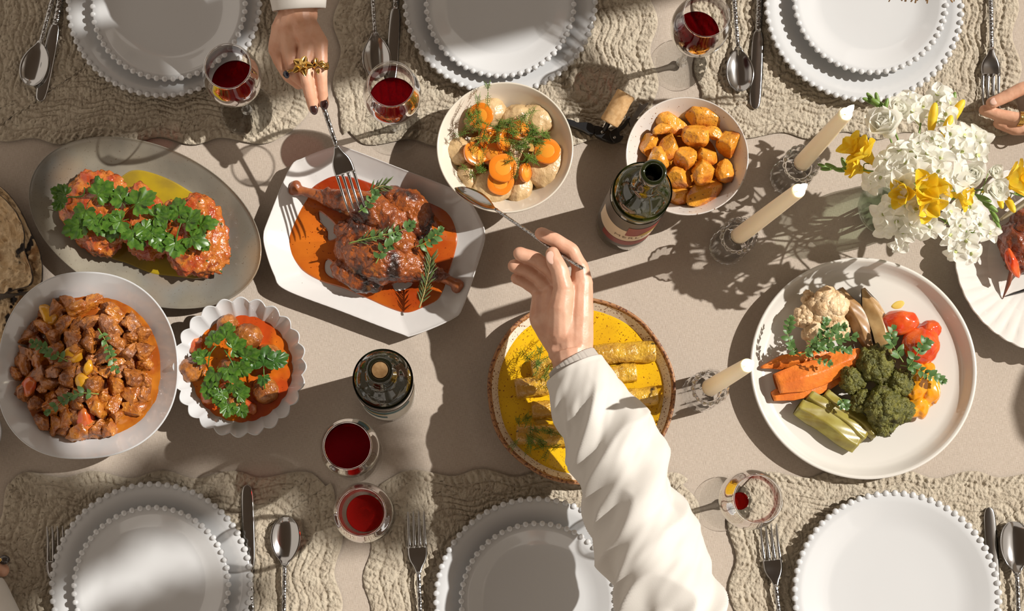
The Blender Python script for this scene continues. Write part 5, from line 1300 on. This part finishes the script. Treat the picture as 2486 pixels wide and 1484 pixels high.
def z6(x, y): return 1980 + x / 3.374, 200 + y / 3.374
FC = (2230, 440)
def fz(px):
    d = math.hypot(px[0] - FC[0], px[1] - FC[1]); return 0.245 - 0.085 * min(1.6, (d / 180.0)) ** 1.6
fr_ = random.Random(3)
MOUTH = P(2214, 462, 0.116); VBOT = Vector((vb.x, vb.y, 0.012))
def out_dir(p, up=0.7):
    c0 = P(*FC, 0.17); d = p - c0; d.z = 0
    d = d.normalized() if d.length > 1e-4 else Vector((0, 0, 0))
    return (d * (1 - up) + Vector((fr_.uniform(-0.35, 0.35), fr_.uniform(-0.35, 0.35), up))).normalized()
def floret6(t, base, px, s, kind, d=None):
    p = P(*px, fz(px)); d = d or out_dir(p)
    rot = d.to_track_quat('Z', 'Y').to_euler()
    c = t.location
    if kind == 'white':
        f = put('floret', spur_me, t, p - c, rot, s)
        a0 = fr_.uniform(0, 6)
        for k in range(5):
            put('petal', fr_.choice(pw), f, (0, 0, 0.15), (fr_.uniform(-0.15, 0.35), 0, a0 + k * 2 * PI / 5 + fr_.uniform(-0.15, 0.15)), fr_.uniform(0.8, 1.1))
        for k in range(1): put('petal', pwc, f, (0, 0, 0.15), (0.7, 0, a0 + 1 + k * PI), 0.5)
    elif kind in ('freesia', 'white_freesia'):
        f = put('floret', funnel_me if kind == 'freesia' else funnel_w, t, p - c, rot, s * 1.12)
        a0 = fr_.uniform(0, 6)
        for k in range(6):
            put('petal', fr_.choice(py if kind == 'freesia' else pw), f, (0.22 * math.sin(-(a0 + k * PI / 3)), 0.22 * math.cos(a0 + k * PI / 3), 0.0), (0.75 - 0.35 * (k % 2), 0, a0 + k * PI / 3), 1.0 if k % 2 else 0.92)
    elif kind == 'rose':
        f = put('floret', bpy.data.meshes.get('rose_heart') or mesh('rose_heart', *blob((0.3, 0.3, 0.35), 0.1, 2, 3, sub=3), m_wpet), t, p - c, rot, s)
        for k in range(18):
            q = k / 18
            put('petal', pwc, f, (0, 0, 0.10 - 0.15 * q), (1.25 - 1.15 * q, fr_.uniform(-0.15, 0.15), k * 2.399), 0.55 + 0.5 * q)
    elif kind in ('bud', 'ybud'):
        f = put('bud', bud_me if kind == 'bud' else (bpy.data.meshes.get('yellow_bud') or mesh('yellow_bud', *blob((0.30, 0.30, 1.0), 0.05, 1.5, 4, sub=3), m_ypet)), t, p - c, rot, s)
    return p
def flower(name, label, fl, via=None):
    """fl: (kind, (zoom x, y), size)"""
    t = thing(name, label, 'flower', VBOT + Vector((fr_.uniform(-0.015, 0.015), fr_.uniform(-0.015, 0.015), 0)), group='flowers in the vase')
    c = Vector(t.location)
    mouth = MOUTH + Vector((fr_.uniform(-0.02, 0.02), fr_.uniform(-0.02, 0.02), 0))
    pts = [P(*z6(*f[1]), fz(z6(*f[1]))) for f in fl]
    far = pts[-1]; mid = sum(pts, Vector()) / len(pts) - Vector((0, 0, 0.02))
    if via: mid = P(*z6(*via), fz(z6(*via)) - 0.012)
    path = spline([c, mouth, mid, far - Vector((0, 0, 0.006))], 8)
    obj('stem', tube([p - c for p in path], [0.0019 - 0.0011 * i / len(path) for i in range(len(path))], 7), m_green, t)
    for f, p in zip(fl, pts):
        d = f[3] if len(f) > 3 else None
        if d: d = Vector(d).normalized()
        floret6(t, None, z6(*f[1]), f[2], f[0], d)
        q = min(path[10:], key=lambda w: (w - p).length)
        if (q - p).length > 0.008:
            dd = d or Vector((0, 0, 1))
            obj('flower_stalk', tube(spline([q - c, (q + p) / 2 - c - Vector((0, 0, 0.004)), p - c - dd * f[2] * 0.8], 4), 0.0007, 5), m_green if f[0] != 'white' else m_lime, t)
    return t
W_ = 0.0190
flower('white_larkspur', 'white larkspur spray at the far side, behind the yellow buds', [('white', (780, 240), W_), ('white', (760, 150), W_), ('white', (870, 210), W_), ('white', (1060, 270), W_), ('white', (1080, 180), W_), ('white', (1000, 110), W_)])
flower('white_larkspur', 'white larkspur spray at the upper right of the bouquet', [('white', (960, 480), W_), ('white', (1000, 540), W_), ('white', (1090, 430), W_), ('white', (1190, 570), W_), ('white', (1200, 440), W_), ('white', (1320, 600), W_), ('white', (1290, 450), W_), ('white', (1340, 500), W_)])
flower('white_larkspur', 'white larkspur spray in the middle of the bouquet', [('white', (1020, 640), W_), ('white', (910, 600), W_), ('white', (1000, 730), W_), ('white', (840, 520), W_), ('white', (790, 560), W_), ('white', (740, 660), W_), ('white', (690, 570), W_), ('white', (590, 640), W_)])
flower('white_larkspur', 'white larkspur spray hanging over the rim of the vase', [('white', (830, 740), W_), ('white', (700, 820), W_), ('white', (640, 740), W_), ('white', (540, 780), W_), ('white', (470, 820), W_ * 0.9)])
flower('white_larkspur', 'dense white larkspur cluster at the near left of the bouquet', [('white', (820, 1050), W_), ('white', (730, 1000), W_), ('white', (620, 1010), W_), ('white', (560, 1080), W_), ('white', (650, 1130), W_), ('white', (770, 1150), W_), ('white', (830, 1180), W_), ('white', (580, 1190), W_), ('white', (720, 1230), W_), ('white', (690, 1310), W_ * 0.85)])
flower('white_larkspur', 'trailing white larkspur reaching the ribbed plate', [('white', (1000, 950), W_), ('white', (1090, 1060), W_), ('white', (940, 1190), W_), ('white', (1090, 1250), W_), ('white', (1170, 1170), W_ * 0.8), ('white', (1340, 1180), W_), ('white', (1230, 1290), W_), ('white', (1140, 1380), W_), ('white', (1260, 1400), W_), ('white', (1420, 1240), W_ * 0.9)], via=(1120, 1180))
flower('white_larkspur', 'single white larkspur bloom left of the trailing spray', [('white', (1250, 1030), W_), ('white', (1300, 1080), W_ * 0.7)])
flower('white_rose', 'large ruffled white bloom at the upper left of the bouquet', [('rose', (600, 400), 0.030), ('rose', (640, 260), 0.022)])
flower('white_freesia', 'big white freesia at the right of the bouquet', [('white_freesia', (1130, 800), 0.022), ('rose', (1250, 780), 0.024), ('rose', (1420, 870), 0.022), ('rose', (1440, 730), 0.014), ('bud', (1370, 950), 0.012, (1, -0.5, 0.2)), ('bud', (1430, 1020), 0.012, (1, -0.8, 0.2)), ('bud', (1470, 1100), 0.010, (0.5, -1, 0.2)), ('bud', (1490, 1170), 0.010, (0.4, -1, 0.2))])
flower('yellow_freesia', 'yellow freesia at the left of the bouquet', [('freesia', (420, 600), 0.022, (-0.8, 0.6, 0.45)), ('freesia', (330, 560), 0.019, (-0.9, 0.6, 0.5)), ('freesia', (360, 715), 0.016, (-1, 0.3, 0.2)), ('bud', (270, 720), 0.010, (-1, 0.3, 0.2)), ('bud', (235, 670), 0.010, (-0.5, 1, 0.3)), ('bud', (200, 720), 0.009, (-1, 0.1, 0.2)), ('bud', (130, 690), 0.010, (-1, 0.4, 0.2)), ('bud', (90, 710), 0.009, (-1, -0.1, 0.2)), ('bud', (60, 685), 0.008, (-1, 0.3, 0.2))], via=(520, 740))
flower('yellow_freesia', 'yellow freesia low in the centre of the bouquet', [('freesia', (880, 870), 0.022, (0.1, -0.1, 1)), ('freesia', (900, 980), 0.020, (0.2, -0.7, 0.6)), ('freesia', (740, 910), 0.018, (-0.7, -0.2, 0.6)), ('freesia', (1010, 880), 0.014, (0.6, 0.2, 0.6))])
flower('yellow_freesia', 'yellow freesia at the right beside the ribbed plate', [('freesia', (1180, 930), 0.016, (0.7, -0.3, 0.5)), ('freesia', (1570, 830), 0.024, (0.9, 0.2, 0.5)), ('freesia', (1640, 790), 0.020, (1, 0.3, 0.4)), ('ybud', (1590, 990), 0.016, (0.3, -1, 0.4)), ('ybud', (1510, 970), 0.013, (0.1, -1, 0.4)), ('bud', (1690, 920), 0.010, (1, -0.4, 0.2))], via=(1380, 880))
flower('yellow_freesia', 'tall yellow freesia buds at the far right of the bouquet', [('ybud', (960, 290), 0.020, (0.1, 1, 0.3)), ('ybud', (1140, 260), 0.022, (0.6, 1, 0.3)), ('ybud', (1070, 390), 0.020, (0.3, 1, 0.3)), ('bud', (1070, 130), 0.010, (0.1, 1, 0.3)), ('bud', (1125, 150), 0.012, (0.2, 1, 0.3))], via=(1040, 420))
flower('freesia_buds', 'sprig of green freesia buds at the far left of the bouquet', [('bud', (575, 190), 0.010, (0.2, 1, 0.3)), ('bud', (520, 180), 0.014, (-1, 0.5, 0.3)), ('bud', (505, 140), 0.010, (-0.3, 1, 0.3)), ('bud', (455, 130), 0.010, (-0.8, 0.8, 0.3)), ('bud', (430, 145), 0.009, (-1, 0.2, 0.3))], via=(600, 300))

# ================================================================== PEOPLE
m_skin = M('skin', (0.66, 0.385, 0.265), 0.42, col2=(0.60, 0.32, 0.21), nscale=45, sss=0.12, sssr=(0.008, 0.003, 0.0015), bump=0.00018, bscale=400)
m_skin2 = M('warm_skin', (0.68, 0.385, 0.255), 0.42, col2=(0.63, 0.325, 0.205), nscale=45, sss=0.12, sssr=(0.008, 0.003, 0.0015), bump=0.00018, bscale=400)
m_nail = M('fingernail', (0.66, 0.42, 0.33), 0.25, coat=0.3)
m_polish = M('dark_nail_polish', (0.035, 0.014, 0.012), 0.15, coat=0.6)
m_gold = M('gold', (0.72, 0.46, 0.14), 0.16, 1.0)
m_shirt = M('cream_shirt', (0.61, 0.58, 0.535), 0.75, bump=0.0001, bscale=900, sheen=0.1)
m_knit = M('grey_rib_knit', (0.42, 0.38, 0.34), 0.9)
m_hair = M('blond_hair', (0.42, 0.26, 0.12), 0.5, col2=(0.30, 0.17, 0.07), nscale=60)
m_hair2 = M('brown_hair', (0.07, 0.035, 0.018), 0.45)
def chain(L_, c): return [(P(x, y, z) - c, rr) for x, y, z, rr in L_]
def nail(parent, c, px, z, d, mat, s=(0.0050, 0.0066), up=(0, 0, 1)):
    v, f = ico(3); v = v.copy(); v[:, 2] = np.maximum(v[:, 2], -0.2)
    o = obj('fingernail', (v * np.array((s[0], s[1], 0.0022))[None], f), mat, parent)
    y = Vector(d).normalized(); zz = Vector(up); x = y.cross(zz).normalized(); zz = x.cross(y)
    o.matrix_local = Matrix.Translation(P(*px, z) - c) @ Matrix((x, y, zz)).transposed().to_4x4()
def sleeve(name, path, rad, mat, parent, c, folds=0.0045, seed=0, n=72, k=22, flat=0.9, freq=42.0, skew=0.9, cuff=0.0):
    """open cloth tube with diagonal folds and a turned-in opening"""
    pts = spline([(q if isinstance(q, Vector) else P(*q)) - c for q in path], k); m_ = len(pts)
    rr = np.interp(np.linspace(0, 1, m_), np.linspace(0, 1, len(rad)), rad)
    _, fr = frame_at(pts); V = []
    s = 0.0; S = [0.0]
    for a, b in zip(pts, pts[1:]): s += (b - a).length; S.append(s)
    th = np.arange(n) * 2 * PI / n
    thd = ((th + PI / 2) % (2 * PI)) - PI          # seam of the fold pattern underneath
    def ring(i, off, extra=0.0):
        p, (t, a, b) = pts[i], fr[i]
        q1 = S[i] * freq + skew * thd                # across the folds
        q2 = (S[i] * freq * -skew * 0.5 + thd) * 0.45    # along them
        base = vn(np.stack([q1, q2, np.full(n, 0.5)], 1), seed)
        sharp = 1 - np.abs(vn(np.stack([q1 * 0.8 + 3, q2 * 0.8 + 5, np.full(n, 0.3)], 1), seed + 4)) * 2.2
        w = 0.55 * base + 0.75 * np.maximum(sharp, -0.3)
        g = np.clip(S[i] / 0.05, 0.12, 1)
        q = rr[i] + off + folds * g * w + 0.18 * folds * g * vn(np.stack([q1 * 3.1, q2 * 2.5, np.full(n, 1.5)], 1), seed + 8)
        return [tuple(p + b * (q[j] * math.cos(th[j])) + a * (q[j] * flat * math.sin(th[j])) + t * extra) for j in range(n)]
    V += ring(6, -0.0035) + ring(2, -0.0030) + ring(0, -0.0022) + ring(0, -0.0006, -0.0012)
    for i in range(m_): V += ring(i, 0)
    F = grid_faces(n, m_ + 4)
    return obj(name, (V, F), mat, parent)
def torso(c, sh_l, sh_r, neck, head, hip, mat, hairmat, parent, hair_tail=None):
    """simple clothed body seated beside the table, outside the photograph"""
    organic('torso', [[(hip - c, 0.15), ((hip + neck) / 2 - c, 0.16), (neck - c - Vector((0, 0, 0.10)), 0.13)], [(sh_l - c, 0.065), (neck - c - Vector((0, 0, 0.05)), 0.07), (sh_r - c, 0.065)]], mat, 0.012, 8, parent)
    organic('head', [[(neck - c - Vector((0, 0, 0.05)), 0.05), (neck - c + Vector((0, 0, 0.03)), 0.048), (head - c, (0.075, 0.09, 0.105))]], m_skin, 0.008, 4, parent)
    h = [[(head - c + Vector((0, 0, 0.035)), (0.088, 0.098, 0.095))]]
    if hair_tail: h.append([(q - c, rr) for q, rr in hair_tail])
    organic('hair', h, hairmat, 0.008, 3, parent)

# --- man reaching in with the serving spoon (lower right)
c = P(1395, 880, 0.0)
man = thing('person', 'person in a cream shirt reaching over the yellow plate with a spoon', 'person', c)
zb = 0.128
fingers = [
    [(1400, 860, zb + 0.005, 0.0215), (1405, 770, zb + 0.012, 0.019), (1410, 690, zb + 0.016, 0.0155)],
    [(1385, 850, zb + 0.005, 0.0215), (1375, 770, zb + 0.010, 0.020), (1380, 700, zb + 0.008, 0.016)],
    [(1372, 850, zb, 0.020), (1345, 770, zb, 0.021), (1345, 715, zb - 0.004, 0.017)],
    [(1365, 850, zb - 0.003, 0.018), (1322, 775, zb - 0.008, 0.020), (1318, 730, zb - 0.012, 0.016)],
    [(1412, 690, zb + 0.016, 0.0150), (1408, 648, zb + 0.020, 0.0112), (1388, 610, zb + 0.020, 0.0098), (1348, 584, zb + 0.020, 0.0094), (1314, 568, zb + 0.020, 0.0088)],
    [(1378, 700, zb + 0.006, 0.013), (1340, 658, zb + 0.010, 0.0100), (1300, 628, zb + 0.010, 0.0094), (1262, 616, zb + 0.010, 0.0088)],
    [(1345, 710, zb - 0.006, 0.013), (1310, 672, zb - 0.003, 0.0098), (1275, 652, zb - 0.003, 0.0092), (1248, 646, zb - 0.003, 0.0086)],
    [(1325, 735, zb - 0.014, 0.0125), (1300, 700, zb - 0.014, 0.0090), (1275, 685, zb - 0.014, 0.0084), (1254, 676, zb - 0.014, 0.0078)],
    [(1362, 810, zb + 0.010, 0.019), (1362, 745, zb + 0.022, 0.0165), (1368, 700, zb + 0.030, 0.0130), (1358, 655, zb + 0.034, 0.0114), (1346, 632, zb + 0.034, 0.0112), (1341, 616, zb + 0.034, 0.0094)],
    [(1395, 900, zb + 0.004, (0.030, 0.030, 0.021)), (1385, 850, zb + 0.004, (0.030, 0.030, 0.021))],
    [(1420, 950, zb + 0.008, 0.030), (1395, 900, zb + 0.004, 0.026)]]
organic('hand', [chain(f, c) for f in fingers], m_skin, 0.0013, 5, man, lambda co: 0.0007 * fbm(co * 60, 4, 2))
nail(man, c, (1340, 626), zb + 0.0422, P(1342, 618, 0) - P(1360, 660, 0), m_nail, (0.0076, 0.0092), (0.1, 0.05, 1))
sleeve('cuff', [(1388, 880, zb + 0.006), (1400, 900, zb + 0.008), (1425, 950, zb + 0.012)], [0.0335, 0.0345, 0.036], m_knit, man, c, 0.0075, 2, 200, 6, 0.82, 5, 34)
sleeve('sleeve', [(1396, 902, zb + 0.008), (1440, 985, zb + 0.018), (1500, 1110, zb + 0.032), (1560, 1270, zb + 0.05), (1612, 1430, zb + 0.07), (1665, 1640, zb + 0.10), Vector((0.31, -0.30, 0.31)), Vector((0.36, -0.46, 0.46))], [0.0400, 0.0455, 0.0500, 0.0545, 0.0575, 0.060, 0.066, 0.075], m_shirt, man, c, 0.0150, 3, 140, 30, 0.92, 30, 1.5)
S_ = Vector((0.36, -0.50, 0.46))
torso(c, S_ + Vector((0, -0.02, 0)), S_ + Vector((-0.33, -0.12, 0)), S_ + Vector((-0.16, -0.12, 0.13)), S_ + Vector((-0.16, -0.10, 0.30)), S_ + Vector((-0.16, -0.14, -0.48)), m_shirt, m_hair2, man)
cutlery('serving_spoon', (1106, 466), (1438, 674), 0.085, 'steel serving spoon held in the hand over the table', 1.04, zb + 0.040, roll=-0.95)

# --- woman's hand with gold rings (top)
c = P(720, 40, 0.0)
wom = thing('person', 'person with gold rings and dark nails holding the serving fork', 'person', c)
hz = 0.150
fw = [
    [(725, 30, hz + 0.012, (0.026, 0.026, 0.017)), (735, 60, hz + 0.010, 0.019), (775, 105, hz + 0.004, 0.0125)],
    [(722, 30, hz + 0.012, 0.022), (735, 70, hz + 0.010, 0.020), (747, 105, hz + 0.006, 0.0130)],
    [(715, 30, hz + 0.010, 0.020), (705, 70, hz + 0.008, 0.019), (702, 112, hz + 0.003, 0.0125)],
    [(712, 30, hz + 0.008, 0.018), (690, 75, hz + 0.004, 0.018), (672, 120, hz - 0.004, 0.0120)],
    [(700, -120, hz + 0.03, 0.028), (718, -20, hz + 0.018, 0.026), (724, 25, hz + 0.012, 0.023)],
    [(775, 105, hz + 0.004, 0.0120), (778, 145, hz + 0.004, 0.0092), (779, 182, hz + 0.000, 0.0088), (782, 222, hz - 0.008, 0.0078), (786, 252, hz - 0.016, 0.0068)],
    [(747, 108, hz + 0.006, 0.0125), (740, 150, hz + 0.006, 0.0094), (745, 192, hz + 0.001, 0.0090), (754, 234, hz - 0.008, 0.0078), (761, 264, hz - 0.016, 0.0066)],
    [(702, 112, hz + 0.003, 0.0120), (708, 150, hz - 0.001, 0.0090), (716, 180, hz - 0.008, 0.0086), (742, 205, hz - 0.022, 0.0078), (758, 222, hz - 0.030, 0.0070)],
    [(672, 120, hz - 0.004, 0.0115), (685, 160, hz - 0.010, 0.0084), (700, 185, hz - 0.018, 0.0080), (725, 205, hz - 0.030, 0.0072)],
    [(740, 60, hz - 0.008, 0.016), (765, 110, hz - 0.020, 0.013), (775, 160, hz - 0.026, 0.010), (776, 200, hz - 0.028, 0.008)]]
organic('hand', [chain(f, c) for f in fw], m_skin2, 0.0012, 4, wom, lambda co: 0.0004 * fbm(co * 90, 6, 3))
nail(wom, c, (787, 254), hz - 0.0100, P(786, 262, 0) - P(783, 230, 0) + Vector((0, 0, -0.006)), m_polish, (0.0054, 0.0072), (0, 0.15, 1))
nail(wom, c, (762, 266), hz - 0.0105, P(763, 272, 0) - P(755, 240, 0) + Vector((0, 0, -0.006)), m_polish, (0.0052, 0.0070), (0, 0.15, 1))
def ring_band(parent, c, px, z, d, R_, r_, mat, name='ring_band', waves=0):
    V = []; n, m_ = 40, 8
    for i in range(n):
        a = 2 * PI * i / n
        for j in range(m_):
            b = 2 * PI * j / m_
            q = R_ + r_ * math.cos(b)
            V.append((q * math.cos(a), r_ * 1.6 * math.sin(b) + waves * math.sin(6 * a), q * math.sin(a)))
    F = [(i * m_ + j, ((i + 1) % n) * m_ + j, ((i + 1) % n) * m_ + (j + 1) % m_, i * m_ + (j + 1) % m_) for i in range(n) for j in range(m_)]
    o = obj(name, (V, F), mat, parent)
    y = Vector(d).normalized(); zz = Vector((0, 0, 1)); x = y.cross(zz).normalized(); zz = x.cross(y)
    o.matrix_local = Matrix.Translation(P(*px, z) - c) @ Matrix((x, y, zz)).transposed().to_4x4()
    return o
ring_band(wom, c, (741, 163), hz + 0.005, P(745, 192, 0) - P(740, 150, 0), 0.0102, 0.0010, m_gold)
fl_ = put('ring_flower', mesh('ring_centre', *blob((0.0022, 0.0022, 0.0018), 0.2, 3, 1, sub=2), m_gold), wom, P(734, 161, hz + 0.0185) - c)
gp = mesh('gold_petal', *petal(0.40, 0.6, 0.3), m_gold)
for k in range(5): put('petal', gp, fl_, (0, 0, 0), (0.05, 0, -math.radians(18) + k * 2 * PI / 5), 0.0140)
ring_band(wom, c, (778, 158), hz + 0.003, Vector((0, -1, 0)), 0.0100, 0.0012, m_gold, waves=0.0015)
ring_band(wom, c, (778, 165), hz + 0.002, Vector((0, -1, 0)), 0.0100, 0.0012, m_gold, waves=-0.0015)
for k, (x, y) in enumerate(((768, 154), (786, 156), (770, 167), (786, 168))):
    put('ring_leaf', gp, wom, P(x, y, hz + 0.0125) - c, (0.1, 0, k * 1.7), 0.0075)
ring_band(wom, c, (706, 178), hz - 0.006, P(716, 180, 0) - P(708, 150, 0), 0.0098, 0.0011, m_gold)
obj('ring_stone', blob((0.0042, 0.0055, 0.0028), 0, 1, 1, sub=3), M('dark_blue_stone', (0.006, 0.012, 0.04), 0.08, coat=0.8), wom, loc=P(695, 181, hz + 0.002) - c, rot=(0, -0.6, 0.5))
sleeve('sleeve', [(726, 22, hz + 0.016), (722, -30, hz + 0.024), (708, -140, hz + 0.05), (690, -300, hz + 0.10), Vector((-0.24, 1.06, 0.36)), Vector((-0.28, 1.18, 0.46))], [0.0345, 0.037, 0.042, 0.050, 0.058, 0.065], m_shirt, wom, c, 0.004, 7, 72, 18, 0.80, 24, 1.0)
S_ = Vector((-0.28, 1.20, 0.46))
torso(c, S_, S_ + Vector((-0.33, 0.02, 0.0)), S_ + Vector((-0.16, 0.04, 0.14)), S_ + Vector((-0.16, 0.02, 0.30)), S_ + Vector((-0.16, 0.10, -0.45)), m_shirt, m_hair2, wom)
cutlery('serving_fork', (866, 508), (786, 262), 0.090, 'steel serving fork held by the ringed hand above the chicken', 1.08, hz - 0.028)

# --- fingers holding the fork at the right edge
c = P(2600, 250, 0.0)
rp = thing('person', 'person at the right edge fingering a fork, gold ring on one finger', 'person', c)
rz_ = 0.030
fr2 = [
    [(2408, 250, rz_ + 0.004, 0.0082), (2440, 236, rz_ + 0.008, 0.0088), (2480, 216, rz_ + 0.014, 0.0094), (2560, 196, rz_ + 0.020, 0.011), (2640, 200, rz_ + 0.022, 0.016)],
    [(2390, 268, rz_ - 0.010, 0.0078), (2425, 280, rz_ - 0.006, 0.0086), (2478, 290, rz_ + 0.000, 0.0092), (2560, 262, rz_ + 0.012, 0.012), (2640, 240, rz_ + 0.016, 0.018)],
    [(2425, 300, rz_ - 0.014, 0.0078), (2465, 314, rz_ - 0.010, 0.0088), (2520, 312, rz_ - 0.004, 0.0094), (2580, 290, rz_ + 0.004, 0.012), (2640, 270, rz_ + 0.010, 0.018)],
    [(2640, 230, rz_ + 0.016, 0.020), (2720, 235, rz_ + 0.018, 0.022), (2860, 260, rz_ + 0.03, 0.028)]]
organic('hand', [chain(f, c) for f in fr2], m_skin2, 0.0013, 4, rp, lambda co: 0.0004 * fbm(co * 90, 8, 3))
nail(rp, c, (2414, 246), rz_ + 0.0105, P(2408, 250, 0) - P(2440, 236, 0), m_nail, (0.0052, 0.0068), (0, 0, 1))
for k in range(3): ring_band(rp, c, (2474 + 4 * k, 289), rz_ + 0.000, P(2478, 290, 0) - P(2425, 280, 0), 0.0098, 0.0010, m_gold)
ring_band(rp, c, (2495, 318), rz_ - 0.006, P(2520, 312, 0) - P(2465, 314, 0), 0.0102, 0.0011, m_gold)
sleeve('sleeve', [(2740, 236, rz_ + 0.020), (2860, 260, rz_ + 0.03), (3000, 290, rz_ + 0.06), Vector((1.36, 0.50, 0.17)), Vector((1.52, 0.52, 0.36))], [0.034, 0.042, 0.048, 0.055, 0.065], m_shirt, rp, c, 0.005, 9, 72, 14, 0.85, 24, 1.0)
S_ = Vector((1.55, 0.54, 0.38))
torso(c, S_, S_ + Vector((0.0, -0.34, 0)), S_ + Vector((0.04, -0.17, 0.12)), S_ + Vector((0.02, -0.17, 0.27)), S_ + Vector((0.06, -0.17, -0.42)), m_shirt, m_hair2, rp)

# --- hand resting at the lower left edge
c = P(-60, 1400, 0.0)
lp = thing('person', 'person at the lower left edge, fingertip and white sleeve showing', 'person', c)
fl2 = [[(6, 1385, 0.026, 0.0095), (-18, 1368, 0.030, 0.0105), (-70, 1370, 0.034, 0.013), (-110, 1410, 0.036, 0.018)],
       [(-30, 1340, 0.024, 0.009), (-80, 1345, 0.030, 0.011), (-120, 1390, 0.036, 0.016)], [(-110, 1400, 0.036, 0.020), (-70, 1470, 0.045, 0.022), (-40, 1560, 0.06, 0.026)]]
organic('hand', [chain(f, c) for f in fl2], m_skin, 0.0014, 4, lp)
obj('ring_stone', blob((0.0075, 0.0065, 0.005), 0.1, 2, 2, sub=3), M('smoky_stone', (0.05, 0.042, 0.038), 0.15, coat=0.6), lp, loc=P(10, 1359, 0.034) - c)
ring_band(lp, c, (2, 1366), 0.028, P(6, 1385, 0) - P(-18, 1368, 0), 0.0112, 0.0011, m_gold)
sleeve('sleeve', [(-45, 1425, 0.044), (-25, 1500, 0.052), (0, 1620, 0.08), (30, 1780, 0.14), Vector((-0.50, -0.40, 0.32)), Vector((-0.50, -0.50, 0.45))], [0.030, 0.038, 0.046, 0.052, 0.058, 0.066], m_shirt, lp, c, 0.005, 5, 72, 14, 0.85, 24, 1.0)
S_ = Vector((-0.50, -0.52, 0.46))
torso(c, S_, S_ + Vector((-0.34, 0, 0)), S_ + Vector((-0.17, -0.03, 0.12)), S_ + Vector((-0.17, -0.02, 0.28)), S_ + Vector((-0.17, -0.08, -0.45)), m_shirt, m_hair2, lp)

# --- guest behind the far right plate: only hair ends reach the picture
c = P(2240, -240, 0.45)
gp_ = thing('person', 'person behind the far right plate, only light hair ends showing', 'person', (c.x, c.y, 0.0))
cc = Vector((c.x, c.y, 0.0))
hd = Vector((0.56, 1.20, 0.52))
torso(cc, hd + Vector((-0.19, 0.10, -0.25)), hd + Vector((0.19, 0.10, -0.25)), hd + Vector((0, 0.06, -0.14)), hd, hd + Vector((0, 0.16, -0.72)), m_shirt, m_hair, gp_)
hp = []
for k in range(46):
    x0 = fr_.uniform(2130, 2330)
    hp.append(tube(spline([hd + Vector((fr_.uniform(-0.08, 0.08), -0.06, 0.04)) - cc, P(x0, -170, 0.36) - cc, P(x0 + fr_.uniform(-25, 25), -80, 0.30) - cc, P(x0 + fr_.uniform(-50, 50), fr_.uniform(-22, 12), 0.24) - cc], 5), 0.0007 + 0.0006 * fr_.random(), 4))
obj('hair_strands', join(*hp), m_hair, gp_)
